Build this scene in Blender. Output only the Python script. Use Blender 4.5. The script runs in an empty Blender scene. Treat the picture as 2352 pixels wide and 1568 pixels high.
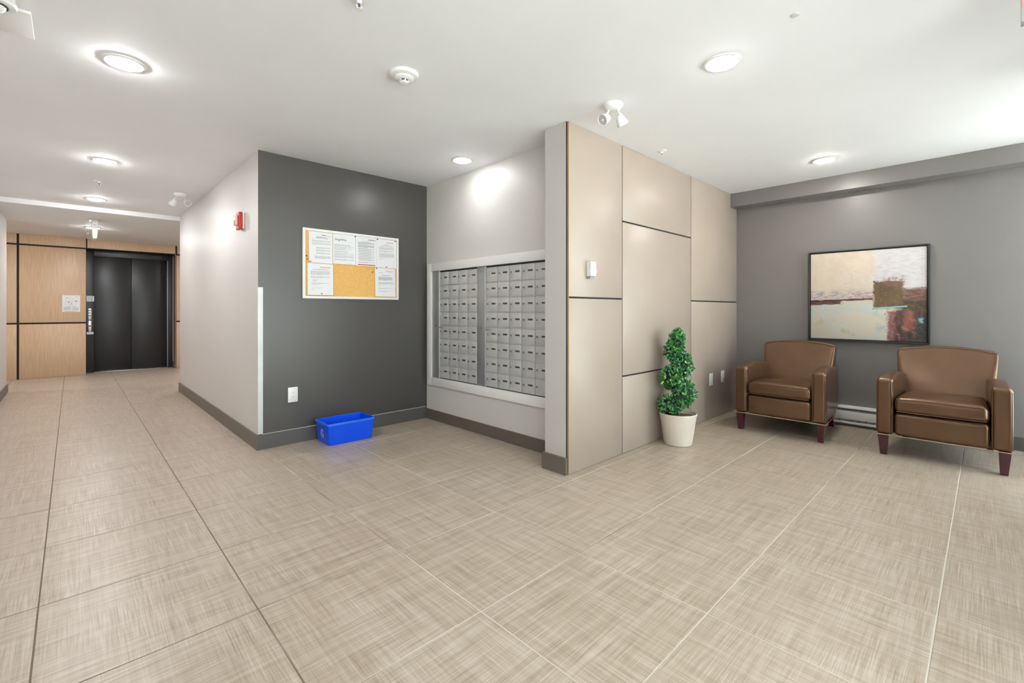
import bpy, math, random
from mathutils import Vector, Matrix, noise

random.seed(7)
sc = bpy.context.scene
C = sc.collection
PI = math.pi

# ------------------------------------------------------------------ camera
A = math.atan2(2267 - 1176, 1050.0)
cd = bpy.data.cameras.new('camera')
cam = bpy.data.objects.new('camera', cd)
C.objects.link(cam)
cam.location = (0, 0, 1.15)
cam.rotation_euler = (PI / 2, 0, A - PI / 2)
cd.sensor_width = 36.0
cd.lens = 1050.0 / 2352 * 36
cd.shift_y = -(784 - 711) / 2352
cd.clip_start = 0.03
sc.camera = cam

# ------------------------------------------------------------------ world, exposure
w = bpy.data.worlds.new('overcast_sky')
sc.world = w
w.use_nodes = True
bg = w.node_tree.nodes['Background']
bg.inputs[0].default_value = (0.91, 0.965, 1.0, 1)
bg.inputs[1].default_value = 6.2
LAMP = 100.0          # radiance of the downlight lenses
# high sun beyond the roof: it lights the pavement outside, not the room
sd_ = bpy.data.lights.new('sun', 'SUN')
sd_.energy = 74.0
sd_.angle = math.radians(2)
sd_.color = (0.97, 0.98, 1.0)
sun = bpy.data.objects.new('sun', sd_)
C.objects.link(sun)
sun.rotation_euler = (math.radians(-32), 0, math.radians(8))
# sampling portal in the plane of the glazed front (emits nothing itself)
po_ = bpy.data.lights.new('window_portal', 'AREA')
po_.shape = 'RECTANGLE'
po_.size, po_.size_y = 6.23, 2.46
po_.cycles.is_portal = True
po = bpy.data.objects.new('window_portal', po_)
C.objects.link(po)
po.location = (2.455, -0.90, 1.23)
po.rotation_euler = (math.radians(90), 0, 0)
sc.cycles.adaptive_threshold = 0.04
sc.cycles.diffuse_bounces = 4
sc.cycles.glossy_bounces = 3
sc.cycles.transmission_bounces = 2
sc.cycles.caustics_reflective = False
sc.cycles.caustics_refractive = False
sc.view_settings.view_transform = 'Standard'
sc.view_settings.look = 'None'
sc.view_settings.exposure = 0.3
sc.view_settings.gamma = 1.0
sc.view_settings.use_curve_mapping = False

H = 2.4625           # main ceiling
HD = 2.405           # dropped ceiling by the lift
YW = -0.78           # glazed front
XF = 5.57            # dark feature wall


def srgb(r, g, b):
    f = lambda c: (c / 255 / 12.92) if c / 255 <= 0.04045 else ((c / 255 + 0.055) / 1.055) ** 2.4
    return (f(r), f(g), f(b), 1)


# ------------------------------------------------------------------ materials
class NT:
    def __init__(s, name):
        s.m = bpy.data.materials.new(name)
        s.m.use_nodes = True
        s.t = s.m.node_tree
        s.p = s.t.nodes['Principled BSDF']

    def n(s, typ, **kw):
        nd = s.t.nodes.new(typ)
        for k, v in kw.items():
            setattr(nd, k, v)
        return nd

    def l(s, a, b):
        s.t.links.new(a, b)

    def math(s, op, a, b=None, c=None):
        nd = s.n('ShaderNodeMath', operation=op)
        for i, v in enumerate((a, b, c)):
            if v is None:
                continue
            if isinstance(v, (int, float)):
                nd.inputs[i].default_value = v
            else:
                s.l(v, nd.inputs[i])
        return nd.outputs[0]

    def mix(s, fac, a, b):
        nd = s.n('ShaderNodeMix', data_type='RGBA')
        for sock, v in ((nd.inputs[0], fac), (nd.inputs[6], a), (nd.inputs[7], b)):
            if isinstance(v, (int, float)):
                sock.default_value = v
            elif isinstance(v, tuple):
                sock.default_value = v
            else:
                s.l(v, sock)
        return nd.outputs[2]

    def noise(s, vec, scale, detail=2.0, rough=0.5):
        nd = s.n('ShaderNodeTexNoise')
        nd.inputs['Scale'].default_value = scale
        nd.inputs['Detail'].default_value = detail
        nd.inputs['Roughness'].default_value = rough
        if vec is not None:
            s.l(vec, nd.inputs['Vector'])
        return nd.outputs['Fac']

    def rng(s, v, a, b, c=0.0, d=1.0, smooth=True):
        nd = s.n('ShaderNodeMapRange', interpolation_type='SMOOTHSTEP' if smooth else 'LINEAR')
        s.l(v, nd.inputs[0])
        for i, x in enumerate((a, b, c, d)):
            nd.inputs[i + 1].default_value = x
        return nd.outputs[0]

    def vscale(s, vec, v):
        nd = s.n('ShaderNodeVectorMath', operation='MULTIPLY')
        s.l(vec, nd.inputs[0])
        nd.inputs[1].default_value = v
        return nd.outputs[0]

    def bump(s, h, strength, dist=0.002):
        nd = s.n('ShaderNodeBump')
        nd.inputs['Strength'].default_value = strength
        nd.inputs['Distance'].default_value = dist
        s.l(h, nd.inputs['Height'])
        s.l(nd.outputs[0], s.p.inputs['Normal'])


def plain(name, col, rough=0.5, metal=0.0, spec=0.5, var=0.0, vs=6.0, bump=0.0, bs=300.0, coat=0.0):
    k = NT(name)
    p = k.p
    p.inputs['Base Color'].default_value = col
    p.inputs['Roughness'].default_value = rough
    p.inputs['Metallic'].default_value = metal
    p.inputs['Specular IOR Level'].default_value = spec
    if coat:
        p.inputs['Coat Weight'].default_value = coat
        p.inputs['Coat Roughness'].default_value = 0.15
    if var or bump:
        tc = k.n('ShaderNodeTexCoord').outputs['Object']
    if var:
        f = k.noise(tc, vs, 3.0)
        a = tuple(c * (1 - var) for c in col[:3]) + (1,)
        b = tuple(min(1, c * (1 + var)) for c in col[:3]) + (1,)
        k.l(k.mix(k.rng(f, 0.3, 0.7), a, b), p.inputs['Base Color'])
    if bump:
        k.bump(k.noise(tc, bs, 2.0), bump)
    return k.m


M = {}
M['ceiling'] = plain('ceiling_paint', (0.87, 0.875, 0.89, 1), 0.75, var=0.01, vs=2)
M['beige'] = plain('greige_wall_paint', srgb(206, 202, 198), 0.44, spec=0.5, var=0.015, vs=1.5)
M['charcoal'] = plain('charcoal_wall_paint', srgb(71, 68, 66), 0.30, spec=0.6, var=0.03, vs=1.5)
M['partition'] = plain('grey_partition_paint', srgb(184, 179, 175), 0.4, var=0.01, vs=1.5)
M['feature'] = plain('mid_grey_wall_paint', srgb(122, 118, 117), 0.36, spec=0.6, var=0.02, vs=1.2)
M['basebrown'] = plain('brown_grey_baseboard', srgb(98, 88, 79), 0.4, var=0.04)
M['basedark'] = plain('charcoal_baseboard', srgb(84, 82, 80), 0.38, var=0.03)
M['caulk'] = plain('pale_caulk', srgb(190, 184, 176), 0.6)
M['panel'] = plain('taupe_laminate_panel', srgb(155, 141, 130), 0.36, var=0.02, vs=3)
M['panel_edge'] = plain('fibreboard_edge', srgb(158, 124, 88), 0.6)
M['black'] = plain('black_reveal', (0.012, 0.011, 0.010, 1), 0.7)
M['grout'] = plain('cement_grout', srgb(176, 163, 147), 0.8, var=0.1, vs=1.6)
M['white'] = plain('white_plastic', srgb(232, 232, 230), 0.38)
M['white_trim'] = plain('white_painted_wood', srgb(228, 227, 224), 0.42)
M['grey_plastic'] = plain('grey_plastic', srgb(140, 142, 140), 0.45)
M['dark_hole'] = plain('dark_slot', (0.02, 0.02, 0.02, 1), 0.6)
M['alu'] = plain('anodised_aluminium', srgb(196, 196, 195), 0.42, metal=0.3, var=0.04, vs=9)
M['alu_dark'] = plain('aluminium_pilaster', srgb(170, 170, 170), 0.36, metal=0.65, var=0.05, vs=5)
M['steel'] = plain('brushed_steel', srgb(200, 200, 198), 0.28, metal=1.0)
M['lock'] = plain('nickel_lock', srgb(176, 168, 156), 0.25, metal=1.0)
M['slot'] = plain('dark_name_slot', srgb(70, 68, 66), 0.4)
M['lift'] = plain('charcoal_lift_steel', srgb(34, 34, 35), 0.36, var=0.08, vs=2.0)
M['lift_frame'] = plain('charcoal_lift_frame', srgb(38, 38, 39), 0.37)
M['frame_black'] = plain('black_frame', srgb(44, 45, 45), 0.3)
M['red'] = plain('red_plastic', srgb(190, 44, 30), 0.35)
M['clear'] = plain('milky_lens', srgb(222, 200, 190), 0.15)
M['blue'] = plain('blue_polypropylene', srgb(0, 80, 236), 0.32, var=0.04)
M['blue_rim'] = plain('blue_rim', srgb(40, 110, 235), 0.25)
M['paper'] = plain('white_paper', srgb(226, 227, 228), 0.7)
M['ink'] = plain('black_ink', srgb(52, 52, 54), 0.8)
M['ink_grey'] = plain('grey_print', srgb(168, 168, 168), 0.8)
M['ink_mid'] = plain('mid_grey_print', srgb(125, 125, 126), 0.8)
M['ink_red'] = plain('red_print', srgb(196, 86, 70), 0.8)
M['ink_pink'] = plain('pale_red_print', srgb(222, 170, 158), 0.8)
M['pot'] = plain('cream_ceramic_pot', srgb(216, 205, 194), 0.38, var=0.05, vs=7)
M['soil'] = plain('brown_moss', srgb(110, 82, 52), 0.9, var=0.3, vs=60, bump=0.8, bs=120)
M['bark'] = plain('stem_bark', srgb(80, 62, 42), 0.8, var=0.2, vs=40)
M['wood_leg'] = plain('mahogany_leg', srgb(72, 20, 38), 0.2, var=0.2, vs=14, coat=0.4)
M['pipe_cord'] = plain('tan_piping', srgb(176, 150, 122), 0.4)
M['pin_black'] = plain('black_pin', (0.015, 0.015, 0.017, 1), 0.3)
M['pin_red'] = plain('red_pin', srgb(190, 40, 36), 0.3)
M['pin_green'] = plain('green_pin', srgb(80, 120, 36), 0.3)
M['pin_white'] = plain('white_pin', srgb(232, 215, 190), 0.3)
M['bronze'] = plain('dark_bronze_mullion', srgb(60, 58, 56), 0.4, metal=0.3)
M['concrete'] = plain('pale_pavement', srgb(196, 194, 190), 0.85, var=0.06, vs=2)
M['exit_edge'] = plain('grey_sign_housing', srgb(196, 196, 198), 0.4)
M['jambbrown'] = plain('brown_return_paint', srgb(122, 108, 96), 0.45)

k = NT('worn_grout')
tc = k.n('ShaderNodeTexCoord').outputs['Object']
sp = k.n('ShaderNodeSeparateXYZ')
k.l(tc, sp.inputs[0])
tread = k.math('ADD', k.math('MULTIPLY', k.rng(sp.outputs[0], 1.5, -0.3), 0.45), k.noise(tc, 1.1, 2.0))
k.l(k.mix(k.rng(tread, 0.50, 0.72), srgb(205, 196, 183), srgb(112, 96, 78)), k.p.inputs['Base Color'])
k.p.inputs['Roughness'].default_value = 0.8
M['grout'] = k.m

k = NT('cork')
tc = k.n('ShaderNodeTexCoord').outputs['Object']
f = k.noise(tc, 260, 3.0)
k.l(k.mix(k.rng(f, 0.35, 0.65), srgb(200, 150, 78), srgb(226, 182, 112)), k.p.inputs['Base Color'])
k.p.inputs['Roughness'].default_value = 0.85
k.bump(f, 0.3, 0.001)
M['cork'] = k.m

k = NT('maple_panel')
tc = k.n('ShaderNodeTexCoord').outputs['Object']
f = k.noise(k.vscale(tc, (28, 1, 1.4)), 3.0, 4.0)
k.l(k.mix(k.rng(f, 0.3, 0.7), srgb(194, 162, 130), srgb(206, 176, 145)), k.p.inputs['Base Color'])
k.p.inputs['Roughness'].default_value = 0.4
M['maple'] = k.m

k = NT('brown_leather')
tc = k.n('ShaderNodeTexCoord').outputs['Object']
f = k.noise(tc, 5.0, 4.0)
k.l(k.mix(k.rng(f, 0.2, 0.8), srgb(103, 75, 54), srgb(113, 83, 60)), k.p.inputs['Base Color'])
k.p.inputs['Roughness'].default_value = 0.29
k.p.inputs['Metallic'].default_value = 0.55
k.p.inputs['Specular IOR Level'].default_value = 0.8
fold = k.noise(tc, 7.0, 1.0, 0.4)
k.bump(fold, 0.16, 0.010)
M['leather'] = k.m

# woven-look porcelain
k = NT('linen_porcelain_tile')
tc = k.n('ShaderNodeTexCoord').outputs['Object']
oi = k.n('ShaderNodeObjectInfo')
cmb = k.n('ShaderNodeCombineXYZ')
for i, mul in enumerate((37.0, 91.0, 13.0)):
    k.l(k.math('MULTIPLY', oi.outputs['Random'], mul), cmb.inputs[i])
add = k.n('ShaderNodeVectorMath', operation='ADD')
k.l(tc, add.inputs[0])
k.l(cmb.outputs[0], add.inputs[1])
v = add.outputs[0]
ty = k.noise(k.vscale(v, (215, 5.0, 1)), 1.0, 2.0, 0.6)       # threads along y
tx = k.noise(k.vscale(v, (5.0, 215, 1)), 1.0, 2.0, 0.6)       # threads along x
tyw = k.noise(k.vscale(v, (44, 2.6, 1)), 1.0, 0.0, 0.5)
txw = k.noise(k.vscale(v, (2.6, 44, 1)), 1.0, 0.0, 0.5)
pa = k.noise(v, 5.0, 1.0)
wy = k.rng(pa, 0.35, 0.65)
wx = k.math('SUBTRACT', 1.25, wy)
sy_ = k.math('MULTIPLY', k.math('SUBTRACT', ty, 0.5), k.math('ADD', wy, 0.30))
sx_ = k.math('MULTIPLY', k.math('SUBTRACT', tx, 0.5), k.math('ADD', wx, 0.10))
s_ = k.math('ADD', sy_, sx_)
s2 = k.math('ADD', k.math('SUBTRACT', tyw, 0.5), k.math('SUBTRACT', txw, 0.5))
tot = k.math('ADD', s_, k.math('MULTIPLY', s2, 0.32))
fac = k.rng(tot, -0.62, 0.62, smooth=False)
rp = k.n('ShaderNodeValToRGB')
rp.color_ramp.elements[0].position = 0.0
rp.color_ramp.elements[0].color = srgb(124, 107, 90)
rp.color_ramp.elements[1].position = 1.0
rp.color_ramp.elements[1].color = srgb(205, 196, 183)
e = rp.color_ramp.elements.new(0.5)
e.color = srgb(170, 155, 138)
k.l(fac, rp.inputs[0])
k.l(rp.outputs[0], k.p.inputs['Base Color'])
k.p.inputs['Roughness'].default_value = 0.36
k.p.inputs['Specular IOR Level'].default_value = 0.45
k.bump(fac, 0.12, 0.0008)
M['tile'] = k.m

k = NT('boxwood_leaf')
ge = k.n('ShaderNodeNewGeometry')
rp = k.n('ShaderNodeValToRGB')
els = rp.color_ramp.elements
els[0].position = 0.0
els[0].color = srgb(34, 84, 44)
els[1].position = 1.0
els[1].color = srgb(168, 206, 96)
for pos, c in ((0.3, srgb(62, 128, 56)), (0.55, srgb(96, 160, 72)), (0.68, srgb(56, 132, 112)), (0.82, srgb(110, 178, 150))):
    q = els.new(pos)
    q.color = c
k.l(ge.outputs['Random Per Island'], rp.inputs[0])
k.l(rp.outputs[0], k.p.inputs['Base Color'])
k.p.inputs['Roughness'].default_value = 0.35
M['leaf'] = k.m


def emit(name, col, st):
    m = bpy.data.materials.new(name)
    m.use_nodes = True
    t = m.node_tree
    t.nodes.remove(t.nodes['Principled BSDF'])
    e = t.nodes.new('ShaderNodeEmission')
    e.inputs[0].default_value = col
    e.inputs[1].default_value = st
    t.links.new(e.outputs[0], t.nodes['Material Output'].inputs[0])
    return m


M['lens'] = emit('downlight_lens', (0.97, 0.965, 0.98, 1), LAMP)
M['lens_corridor'] = emit('corridor_downlight_lens', (0.97, 0.965, 0.98, 1), LAMP * 3.1)
M['lens_mail'] = emit('mail_downlight_lens', (0.97, 0.965, 0.98, 1), LAMP * 0.66)
M['lens_seating'] = emit('seating_downlight_lens', (1.0, 0.94, 0.86, 1), LAMP * 1.9)
M['lens_partition'] = emit('partition_downlight_lens', (0.97, 0.965, 0.98, 1), LAMP * 0.75)
M['lens_lobby'] = emit('lobby_downlight_lens', (0.97, 0.965, 0.98, 1), LAMP * 3.8)

m = bpy.data.materials.new('window_glass')
m.use_nodes = True
t = m.node_tree
t.nodes.remove(t.nodes['Principled BSDF'])
tr = t.nodes.new('ShaderNodeBsdfTransparent')
tr.inputs[0].default_value = (0.94, 0.97, 0.96, 1)
gl = t.nodes.new('ShaderNodeBsdfGlossy')
gl.inputs['Roughness'].default_value = 0.02
lw = t.nodes.new('ShaderNodeLayerWeight')
pw = t.nodes.new('ShaderNodeMath')
pw.operation = 'POWER'
pw.inputs[1].default_value = 5.0
t.links.new(lw.outputs['Facing'], pw.inputs[0])
fr = t.nodes.new('ShaderNodeMath')
fr.operation = 'MULTIPLY_ADD'
fr.inputs[1].default_value = 0.96
fr.inputs[2].default_value = 0.04
t.links.new(pw.outputs[0], fr.inputs[0])
mx = t.nodes.new('ShaderNodeMixShader')
t.links.new(fr.outputs[0], mx.inputs[0])
t.links.new(tr.outputs[0], mx.inputs[1])
t.links.new(gl.outputs[0], mx.inputs[2])
t.links.new(mx.outputs[0], t.nodes['Material Output'].inputs[0])
M['glass'] = m


# ------------------------------------------------------------------ mesh helpers
class MB:
    def __init__(s):
        s.v = []
        s.f = []

    def add(s, vs, fs):
        b = len(s.v)
        s.v += [tuple(p) for p in vs]
        s.f += [tuple(b + i for i in f) for f in fs]
        return s

    def box(s, x0, x1, y0, y1, z0, z1):
        return s.add([(x0, y0, z0), (x1, y0, z0), (x1, y1, z0), (x0, y1, z0),
                      (x0, y0, z1), (x1, y0, z1), (x1, y1, z1), (x0, y1, z1)],
                     [(3, 2, 1, 0), (4, 5, 6, 7), (0, 1, 5, 4), (1, 2, 6, 5), (2, 3, 7, 6), (3, 0, 4, 7)])

    def prism(s, poly, z0, z1):
        n = len(poly)
        a = sum(poly[i][0] * poly[(i + 1) % n][1] - poly[(i + 1) % n][0] * poly[i][1] for i in range(n))
        if a < 0:
            poly = poly[::-1]
        vs = [(x, y, z0) for x, y in poly] + [(x, y, z1) for x, y in poly]
        fs = [tuple(range(n - 1, -1, -1)), tuple(range(n, 2 * n))]
        fs += [(i, (i + 1) % n, n + (i + 1) % n, n + i) for i in range(n)]
        return s.add(vs, fs)

    def bevbox(s, x0, x1, y0, y1, z0, z1, b=0.003):
        return s.rbox(x0, x1, y0, y1, z0, z1, b, (1, 1, 1), 1)

    def rbox(s, x0, x1, y0, y1, z0, z1, r, n=(4, 4, 4), e=3, fn=None):
        lo = (x0, y0, z0)
        hi = (x1, y1, z1)
        r = min(r, *(0.499 * (hi[i] - lo[i]) for i in range(3)))
        ax = []
        for i in range(3):
            edge = [r * (1 - math.cos(PI / 2 * q / e)) if False else r * q / e for q in range(e + 1)]
            L = hi[i] - lo[i]
            inner = [r + (L - 2 * r) * q / n[i] for q in range(1, n[i])]
            ax.append([lo[i] + q for q in edge + inner] + [hi[i] - q for q in reversed(edge)])
        idx = {}
        vs = []

        def vid(p):
            key = tuple(round(c, 6) for c in p)
            if key not in idx:
                c = [min(max(p[i], lo[i] + r), hi[i] - r) for i in range(3)]
                d = [p[i] - c[i] for i in range(3)]
                # even angles on the rounded edge
                d = [math.tan(q / r * PI / 4) * r for q in d]
                ln = math.sqrt(sum(q * q for q in d)) or 1
                q = [c[i] + d[i] / ln * r for i in range(3)]
                idx[key] = len(vs)
                vs.append(fn(*q) if fn else tuple(q))
            return idx[key]
        fs = []
        for a in range(3):
            b, c = (a + 1) % 3, (a + 2) % 3
            for side in (0, 1):
                val = lo[a] if side == 0 else hi[a]
                for i in range(len(ax[b]) - 1):
                    for j in range(len(ax[c]) - 1):
                        q = []
                        for (u, w_) in ((i, j), (i + 1, j), (i + 1, j + 1), (i, j + 1)):
                            p = [0, 0, 0]
                            p[a] = val
                            p[b] = ax[b][u]
                            p[c] = ax[c][w_]
                            q.append(vid(p))
                        fs.append(tuple(q) if side else tuple(reversed(q)))
        return s.add(vs, fs)

    def lathe(s, prof, n=32, M4=None, close=True):
        vs = []
        for r, z in prof:
            for i in range(n):
                a = 2 * PI * i / n
                vs.append(Vector((r * math.cos(a), r * math.sin(a), z)))
        if M4 is not None:
            vs = [M4 @ q for q in vs]
        fs = []
        m_ = len(prof)
        for j in range(m_ - 1):
            for i in range(n):
                i2 = (i + 1) % n
                fs.append((j * n + i, j * n + i2, (j + 1) * n + i2, (j + 1) * n + i))
        if close:
            fs.append(tuple(reversed(range(n))))
            fs.append(tuple((m_ - 1) * n + i for i in range(n)))
        return s.add(vs, fs)

    def tube(s, pts, r, n=8, closed=False, taper=None):
        pts = [Vector(p) for p in pts]
        m_ = len(pts)
        vs = []
        up = Vector((0, 0, 1))
        for j, p in enumerate(pts):
            a = pts[(j - 1) % m_] if (closed or j > 0) else p
            b = pts[(j + 1) % m_] if (closed or j < m_ - 1) else p
            d = (b - a).normalized()
            u = d.cross(up)
            if u.length < 1e-3:
                u = d.cross(Vector((1, 0, 0)))
            u.normalize()
            w_ = u.cross(d)
            rr = r * (taper[j] if taper else 1)
            for i in range(n):
                t_ = 2 * PI * i / n
                vs.append(p + u * math.cos(t_) * rr + w_ * math.sin(t_) * rr)
        fs = []
        for j in range(m_ if closed else m_ - 1):
            j2 = (j + 1) % m_
            for i in range(n):
                i2 = (i + 1) % n
                fs.append((j * n + i, j * n + i2, j2 * n + i2, j2 * n + i))
        if not closed:
            fs.append(tuple(reversed(range(n))))
            fs.append(tuple((m_ - 1) * n + i for i in range(n)))
        return s.add(vs, fs)

    def mesh(s, name, mat, org=(0, 0, 0), smooth=40):
        me = bpy.data.meshes.new(name)
        me.from_pydata([(x - org[0], y - org[1], z - org[2]) for x, y, z in s.v], [], s.f)
        me.materials.append(mat if not isinstance(mat, str) else M[mat])
        me.validate()
        if smooth:
            me.shade_smooth()
            me.set_sharp_from_angle(angle=math.radians(smooth))
        me.update()
        return me


def fixnormals(me):
    import bmesh
    bm = bmesh.new()
    bm.from_mesh(me)
    bmesh.ops.recalc_face_normals(bm, faces=bm.faces)
    bm.to_mesh(me)
    bm.free()


def root_of(o):
    while o.parent:
        o = o.parent
    return o


def obj(name, mb, mat, parent=None, org=None, smooth=40):
    """one mesh object; verts are given in world coordinates"""
    if org is None:
        org = tuple(root_of(parent).location) if parent else (0, 0, 0)
    me = mb.mesh(name, mat, org, smooth)
    fixnormals(me)
    o = bpy.data.objects.new(name, me)
    C.objects.link(o)
    if parent:
        o.parent = parent
    else:
        o.location = org
    return o


def inst(name, me, loc, parent=None):
    o = bpy.data.objects.new(name, me)
    C.objects.link(o)
    o.location = loc
    if parent:
        o.parent = parent
    return o


def tag(o, label, cat, group=None):
    o['label'] = label
    o['category'] = cat
    if group:
        o['group'] = group
    return o


def thing(name, loc, label, cat, group=None):
    o = bpy.data.objects.new(name, None)
    o.empty_display_size = 0.05
    C.objects.link(o)
    o.location = loc
    return tag(o, label, cat, group)


def struct(name, mb, mat, label=None, smooth=30):
    o = obj(name, mb, mat, None, (0, 0, 0), smooth)
    o['kind'] = 'structure'
    if label:
        o['label'] = label
    return o


def frame_axis(pos, d):
    """matrix that takes local +z to direction d at pos"""
    q = Vector(d).normalized().to_track_quat('Z', 'Y')
    return Matrix.Translation(Vector(pos)) @ q.to_matrix().to_4x4()


def text_mb(txt, size, origin, ux, uz, bold=0.0, align='LEFT'):
    cu = bpy.data.curves.new('lettering', 'FONT')
    cu.body = txt
    cu.size = size
    cu.align_x = align
    cu.offset = bold
    cu.resolution_u = 3
    o = bpy.data.objects.new('lettering', cu)
    C.objects.link(o)
    dg = bpy.context.evaluated_depsgraph_get()
    me = bpy.data.meshes.new_from_object(o.evaluated_get(dg))
    mb = MB()
    org, ux, uz = Vector(origin), Vector(ux), Vector(uz)
    mb.add([org + ux * p.co.x + uz * p.co.y for p in me.vertices], [tuple(q.vertices) for q in me.polygons])
    bpy.data.objects.remove(o)
    bpy.data.curves.remove(cu)
    bpy.data.meshes.remove(me)
    return mb


# ------------------------------------------------------------------ floor
fl = struct('floor', MB().box(-3.6, 5.7, -0.9, 11.5, -0.08, -0.0018), 'grout', 'beige linen-look tiled lobby floor')
PX, PY = 0.6097, 0.6040
GX, GY = -0.094, 0.131
g = 0.0048


def tile_mesh():
    hx, hy = PX / 2 - g / 2, PY / 2 - g / 2
    b = 0.0012
    mb = MB()
    vs = []
    for z, i in ((-0.006, 0), (-b * 0.8, 0), (0, b)):
        vs += [(-hx + i, -hy + i, z), (hx - i, -hy + i, z), (hx - i, hy - i, z), (-hx + i, hy - i, z)]
    fs = [(8, 9, 10, 11)]
    for L in (0, 4):
        fs += [(L + i, L + (i + 1) % 4, L + 4 + (i + 1) % 4, L + 4 + i) for i in range(4)]
    mb.add(vs, fs)
    return mb.mesh('tile', 'tile', smooth=0)


TM = tile_mesh()
ROOMS = [(-0.66, 1.10, YW, 11.3), (1.10, 2.73, YW, 4.15), (2.48, XF, YW, 2.03), (-1.6, 2.6, 7.92, 11.05)]
for i in range(-3, 10):
    for j in range(-2, 19):
        x0, y0 = GX + i * PX, GY + j * PY
        if any(x0 + PX > r[0] + .01 and x0 < r[1] - .01 and y0 + PY > r[2] + .01 and y0 < r[3] - .01 for r in ROOMS):
            dz = random.uniform(-0.0004, 0.0)
            inst('tile', TM, (x0 + PX / 2, y0 + PY / 2, dz), fl)

# ------------------------------------------------------------------ ceiling
mb = MB()
mb.box(-3.6, 5.7, -0.9, 7.92, H, H + 0.12)
mb.box(-3.6, 5.7, 7.92, 11.5, HD, H + 0.12)
struct('ceiling', mb, 'ceiling', 'smooth white ceiling with a lower step before the elevator')

# ------------------------------------------------------------------ walls
struct('wall_corridor', MB().prism([(1.10, 4.15), (1.22, 4.27), (1.22, 7.92), (1.10, 7.92)], 0, H), 'beige',
       'pale greige corridor wall')
struct('wall_board', MB().prism([(1.10, 4.15), (2.73, 4.15), (2.73, 4.27), (1.22, 4.27)], 0, H), 'charcoal',
       'charcoal wall behind the cork board')
struct('wall_mailbox', MB().box(2.73, 2.85, 2.2302, 4.27, 0, H), 'beige', 'pale greige wall holding the mailboxes')
wp = struct('wall_panelled', MB().box(2.48, 5.68, 2.0352, 2.23, 0, H), 'partition', 'partition clad in taupe panels')
obj('panel_backing', MB().box(2.481, XF, 2.0325, 2.0350, 0.001, H - 0.001), 'black', wp)
struct('wall_right', MB().box(XF, XF + 0.12, -0.9, 2.0348, 0, H), 'feature', 'dark grey feature wall behind the armchairs')
struct('trim_1', MB().box(5.385, XF - 0.0002, -0.9, 2.0195, 2.312, H - 0.0002), 'feature',
       'dark grey soffit beam along the top of the feature wall')
struct('wall_left', MB().box(-0.78, -0.66, -0.9, 9.5, 0, H - 0.0002), 'beige', 'pale wall on the far left of the corridor')
struct('wall_lobby', MB().box(-3.6, -0.7802, 9.38, 9.5, 0, HD - 0.0002), 'beige')
struct('wall_lobby_side', MB().box(1.2202, 3.6, 7.93, 8.05, 0, HD - 0.0002), 'beige')
struct('wall_end_left', MB().box(-3.6, -3.5, 9.5002, 11.35, 0, HD - 0.0002), 'beige')
struct('wall_end_right', MB().box(3.5, 3.6, 8.0502, 11.35, 0, HD - 0.0002), 'beige')

# taupe panels: (x0, x1, z0, z1)
GV, GH = 0.010, 0.013
cols = [(2.4955, 3.1665, [0.002, 1.236, H - 0.001]), (3.1665, 4.3885, [0.002, 0.617, 1.857, H - 0.001]),
        (4.3885, XF - 0.001, [0.002, 1.237, H - 0.001])]
for ci, (xa, xb, zs) in enumerate(cols):
    for i in range(len(zs) - 1):
        x0 = xa + (GV / 2 if ci else 0)
        x1 = xb - (GV / 2 if ci < 2 else 0)
        z0 = zs[i] + (GH / 2 if i else 0)
        z1 = zs[i + 1] - (GH / 2 if i < len(zs) - 2 else 0)
        p = obj('panel', MB().bevbox(x0, x1, 2.0195, 2.0322, z0, z1, 0.0012), 'panel', wp)
# exposed board edge at the open end of the partition
obj('panel_edge', MB().box(2.4905, 2.4950, 2.0200, 2.0322, 0.002, H - 0.001), 'panel_edge', wp)

# elevator wall
YE = 11.05
mb = MB()
mb.box(-3.4998, 0.181, YE + 0.016, YE + 0.3045, 0, HD - 0.0002)
mb.box(1.477, 3.4998, YE + 0.016, YE + 0.3045, 0, HD - 0.0002)
mb.box(0.181, 1.477, YE + 0.016, YE + 0.3045, 2.236, HD - 0.0002)
we = struct('wall_elevator', mb, 'black', 'maple panelled wall around the elevator')
q = 0.014
xs = [-2.29, -1.465, -0.642, 0.181]
for a, b in zip(xs[:-1], xs[1:]):
    for z0, z1 in ((0.002, 0.92 - q), (0.92 + q, 2.23 - q), (2.23 + q, HD - 0.001)):
        obj('panel', MB().bevbox(a + q, b - q * (0.3 if b == 0.181 else 1), YE, YE + 0.0155, z0, z1, 0.0015), 'maple', we)
for a, b in ((1.477, 2.3), (2.3, 3.1)):
    for z0, z1 in ((0.002, 0.92 - q), (0.92 + q, 2.23 - q), (2.23 + q, HD - 0.001)):
        obj('panel', MB().bevbox(a + (0.004 if a == 1.477 and z0 < 2 else q), b - q, YE, YE + 0.0155, z0, z1, 0.0015), 'maple', we)
obj('panel', MB().bevbox(0.181 + q, 1.477 - q, YE, YE + 0.0155, 2.23 + q, HD - 0.001, 0.0015), 'maple', we)
obj('return', MB().box(1.4600, 1.4768, YE + 0.0002, YE + 0.29, 0.002, 2.2355), 'jambbrown', we)
obj('return_edge', MB().box(1.4550, 1.4598, YE + 0.24, YE + 0.29, 0.12, 2.2355), 'caulk', we)
obj('return_baseboard', MB().box(1.4450, 1.4598, YE + 0.0002, YE + 0.235, 0.002, 0.10), 'basebrown', we)

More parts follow.
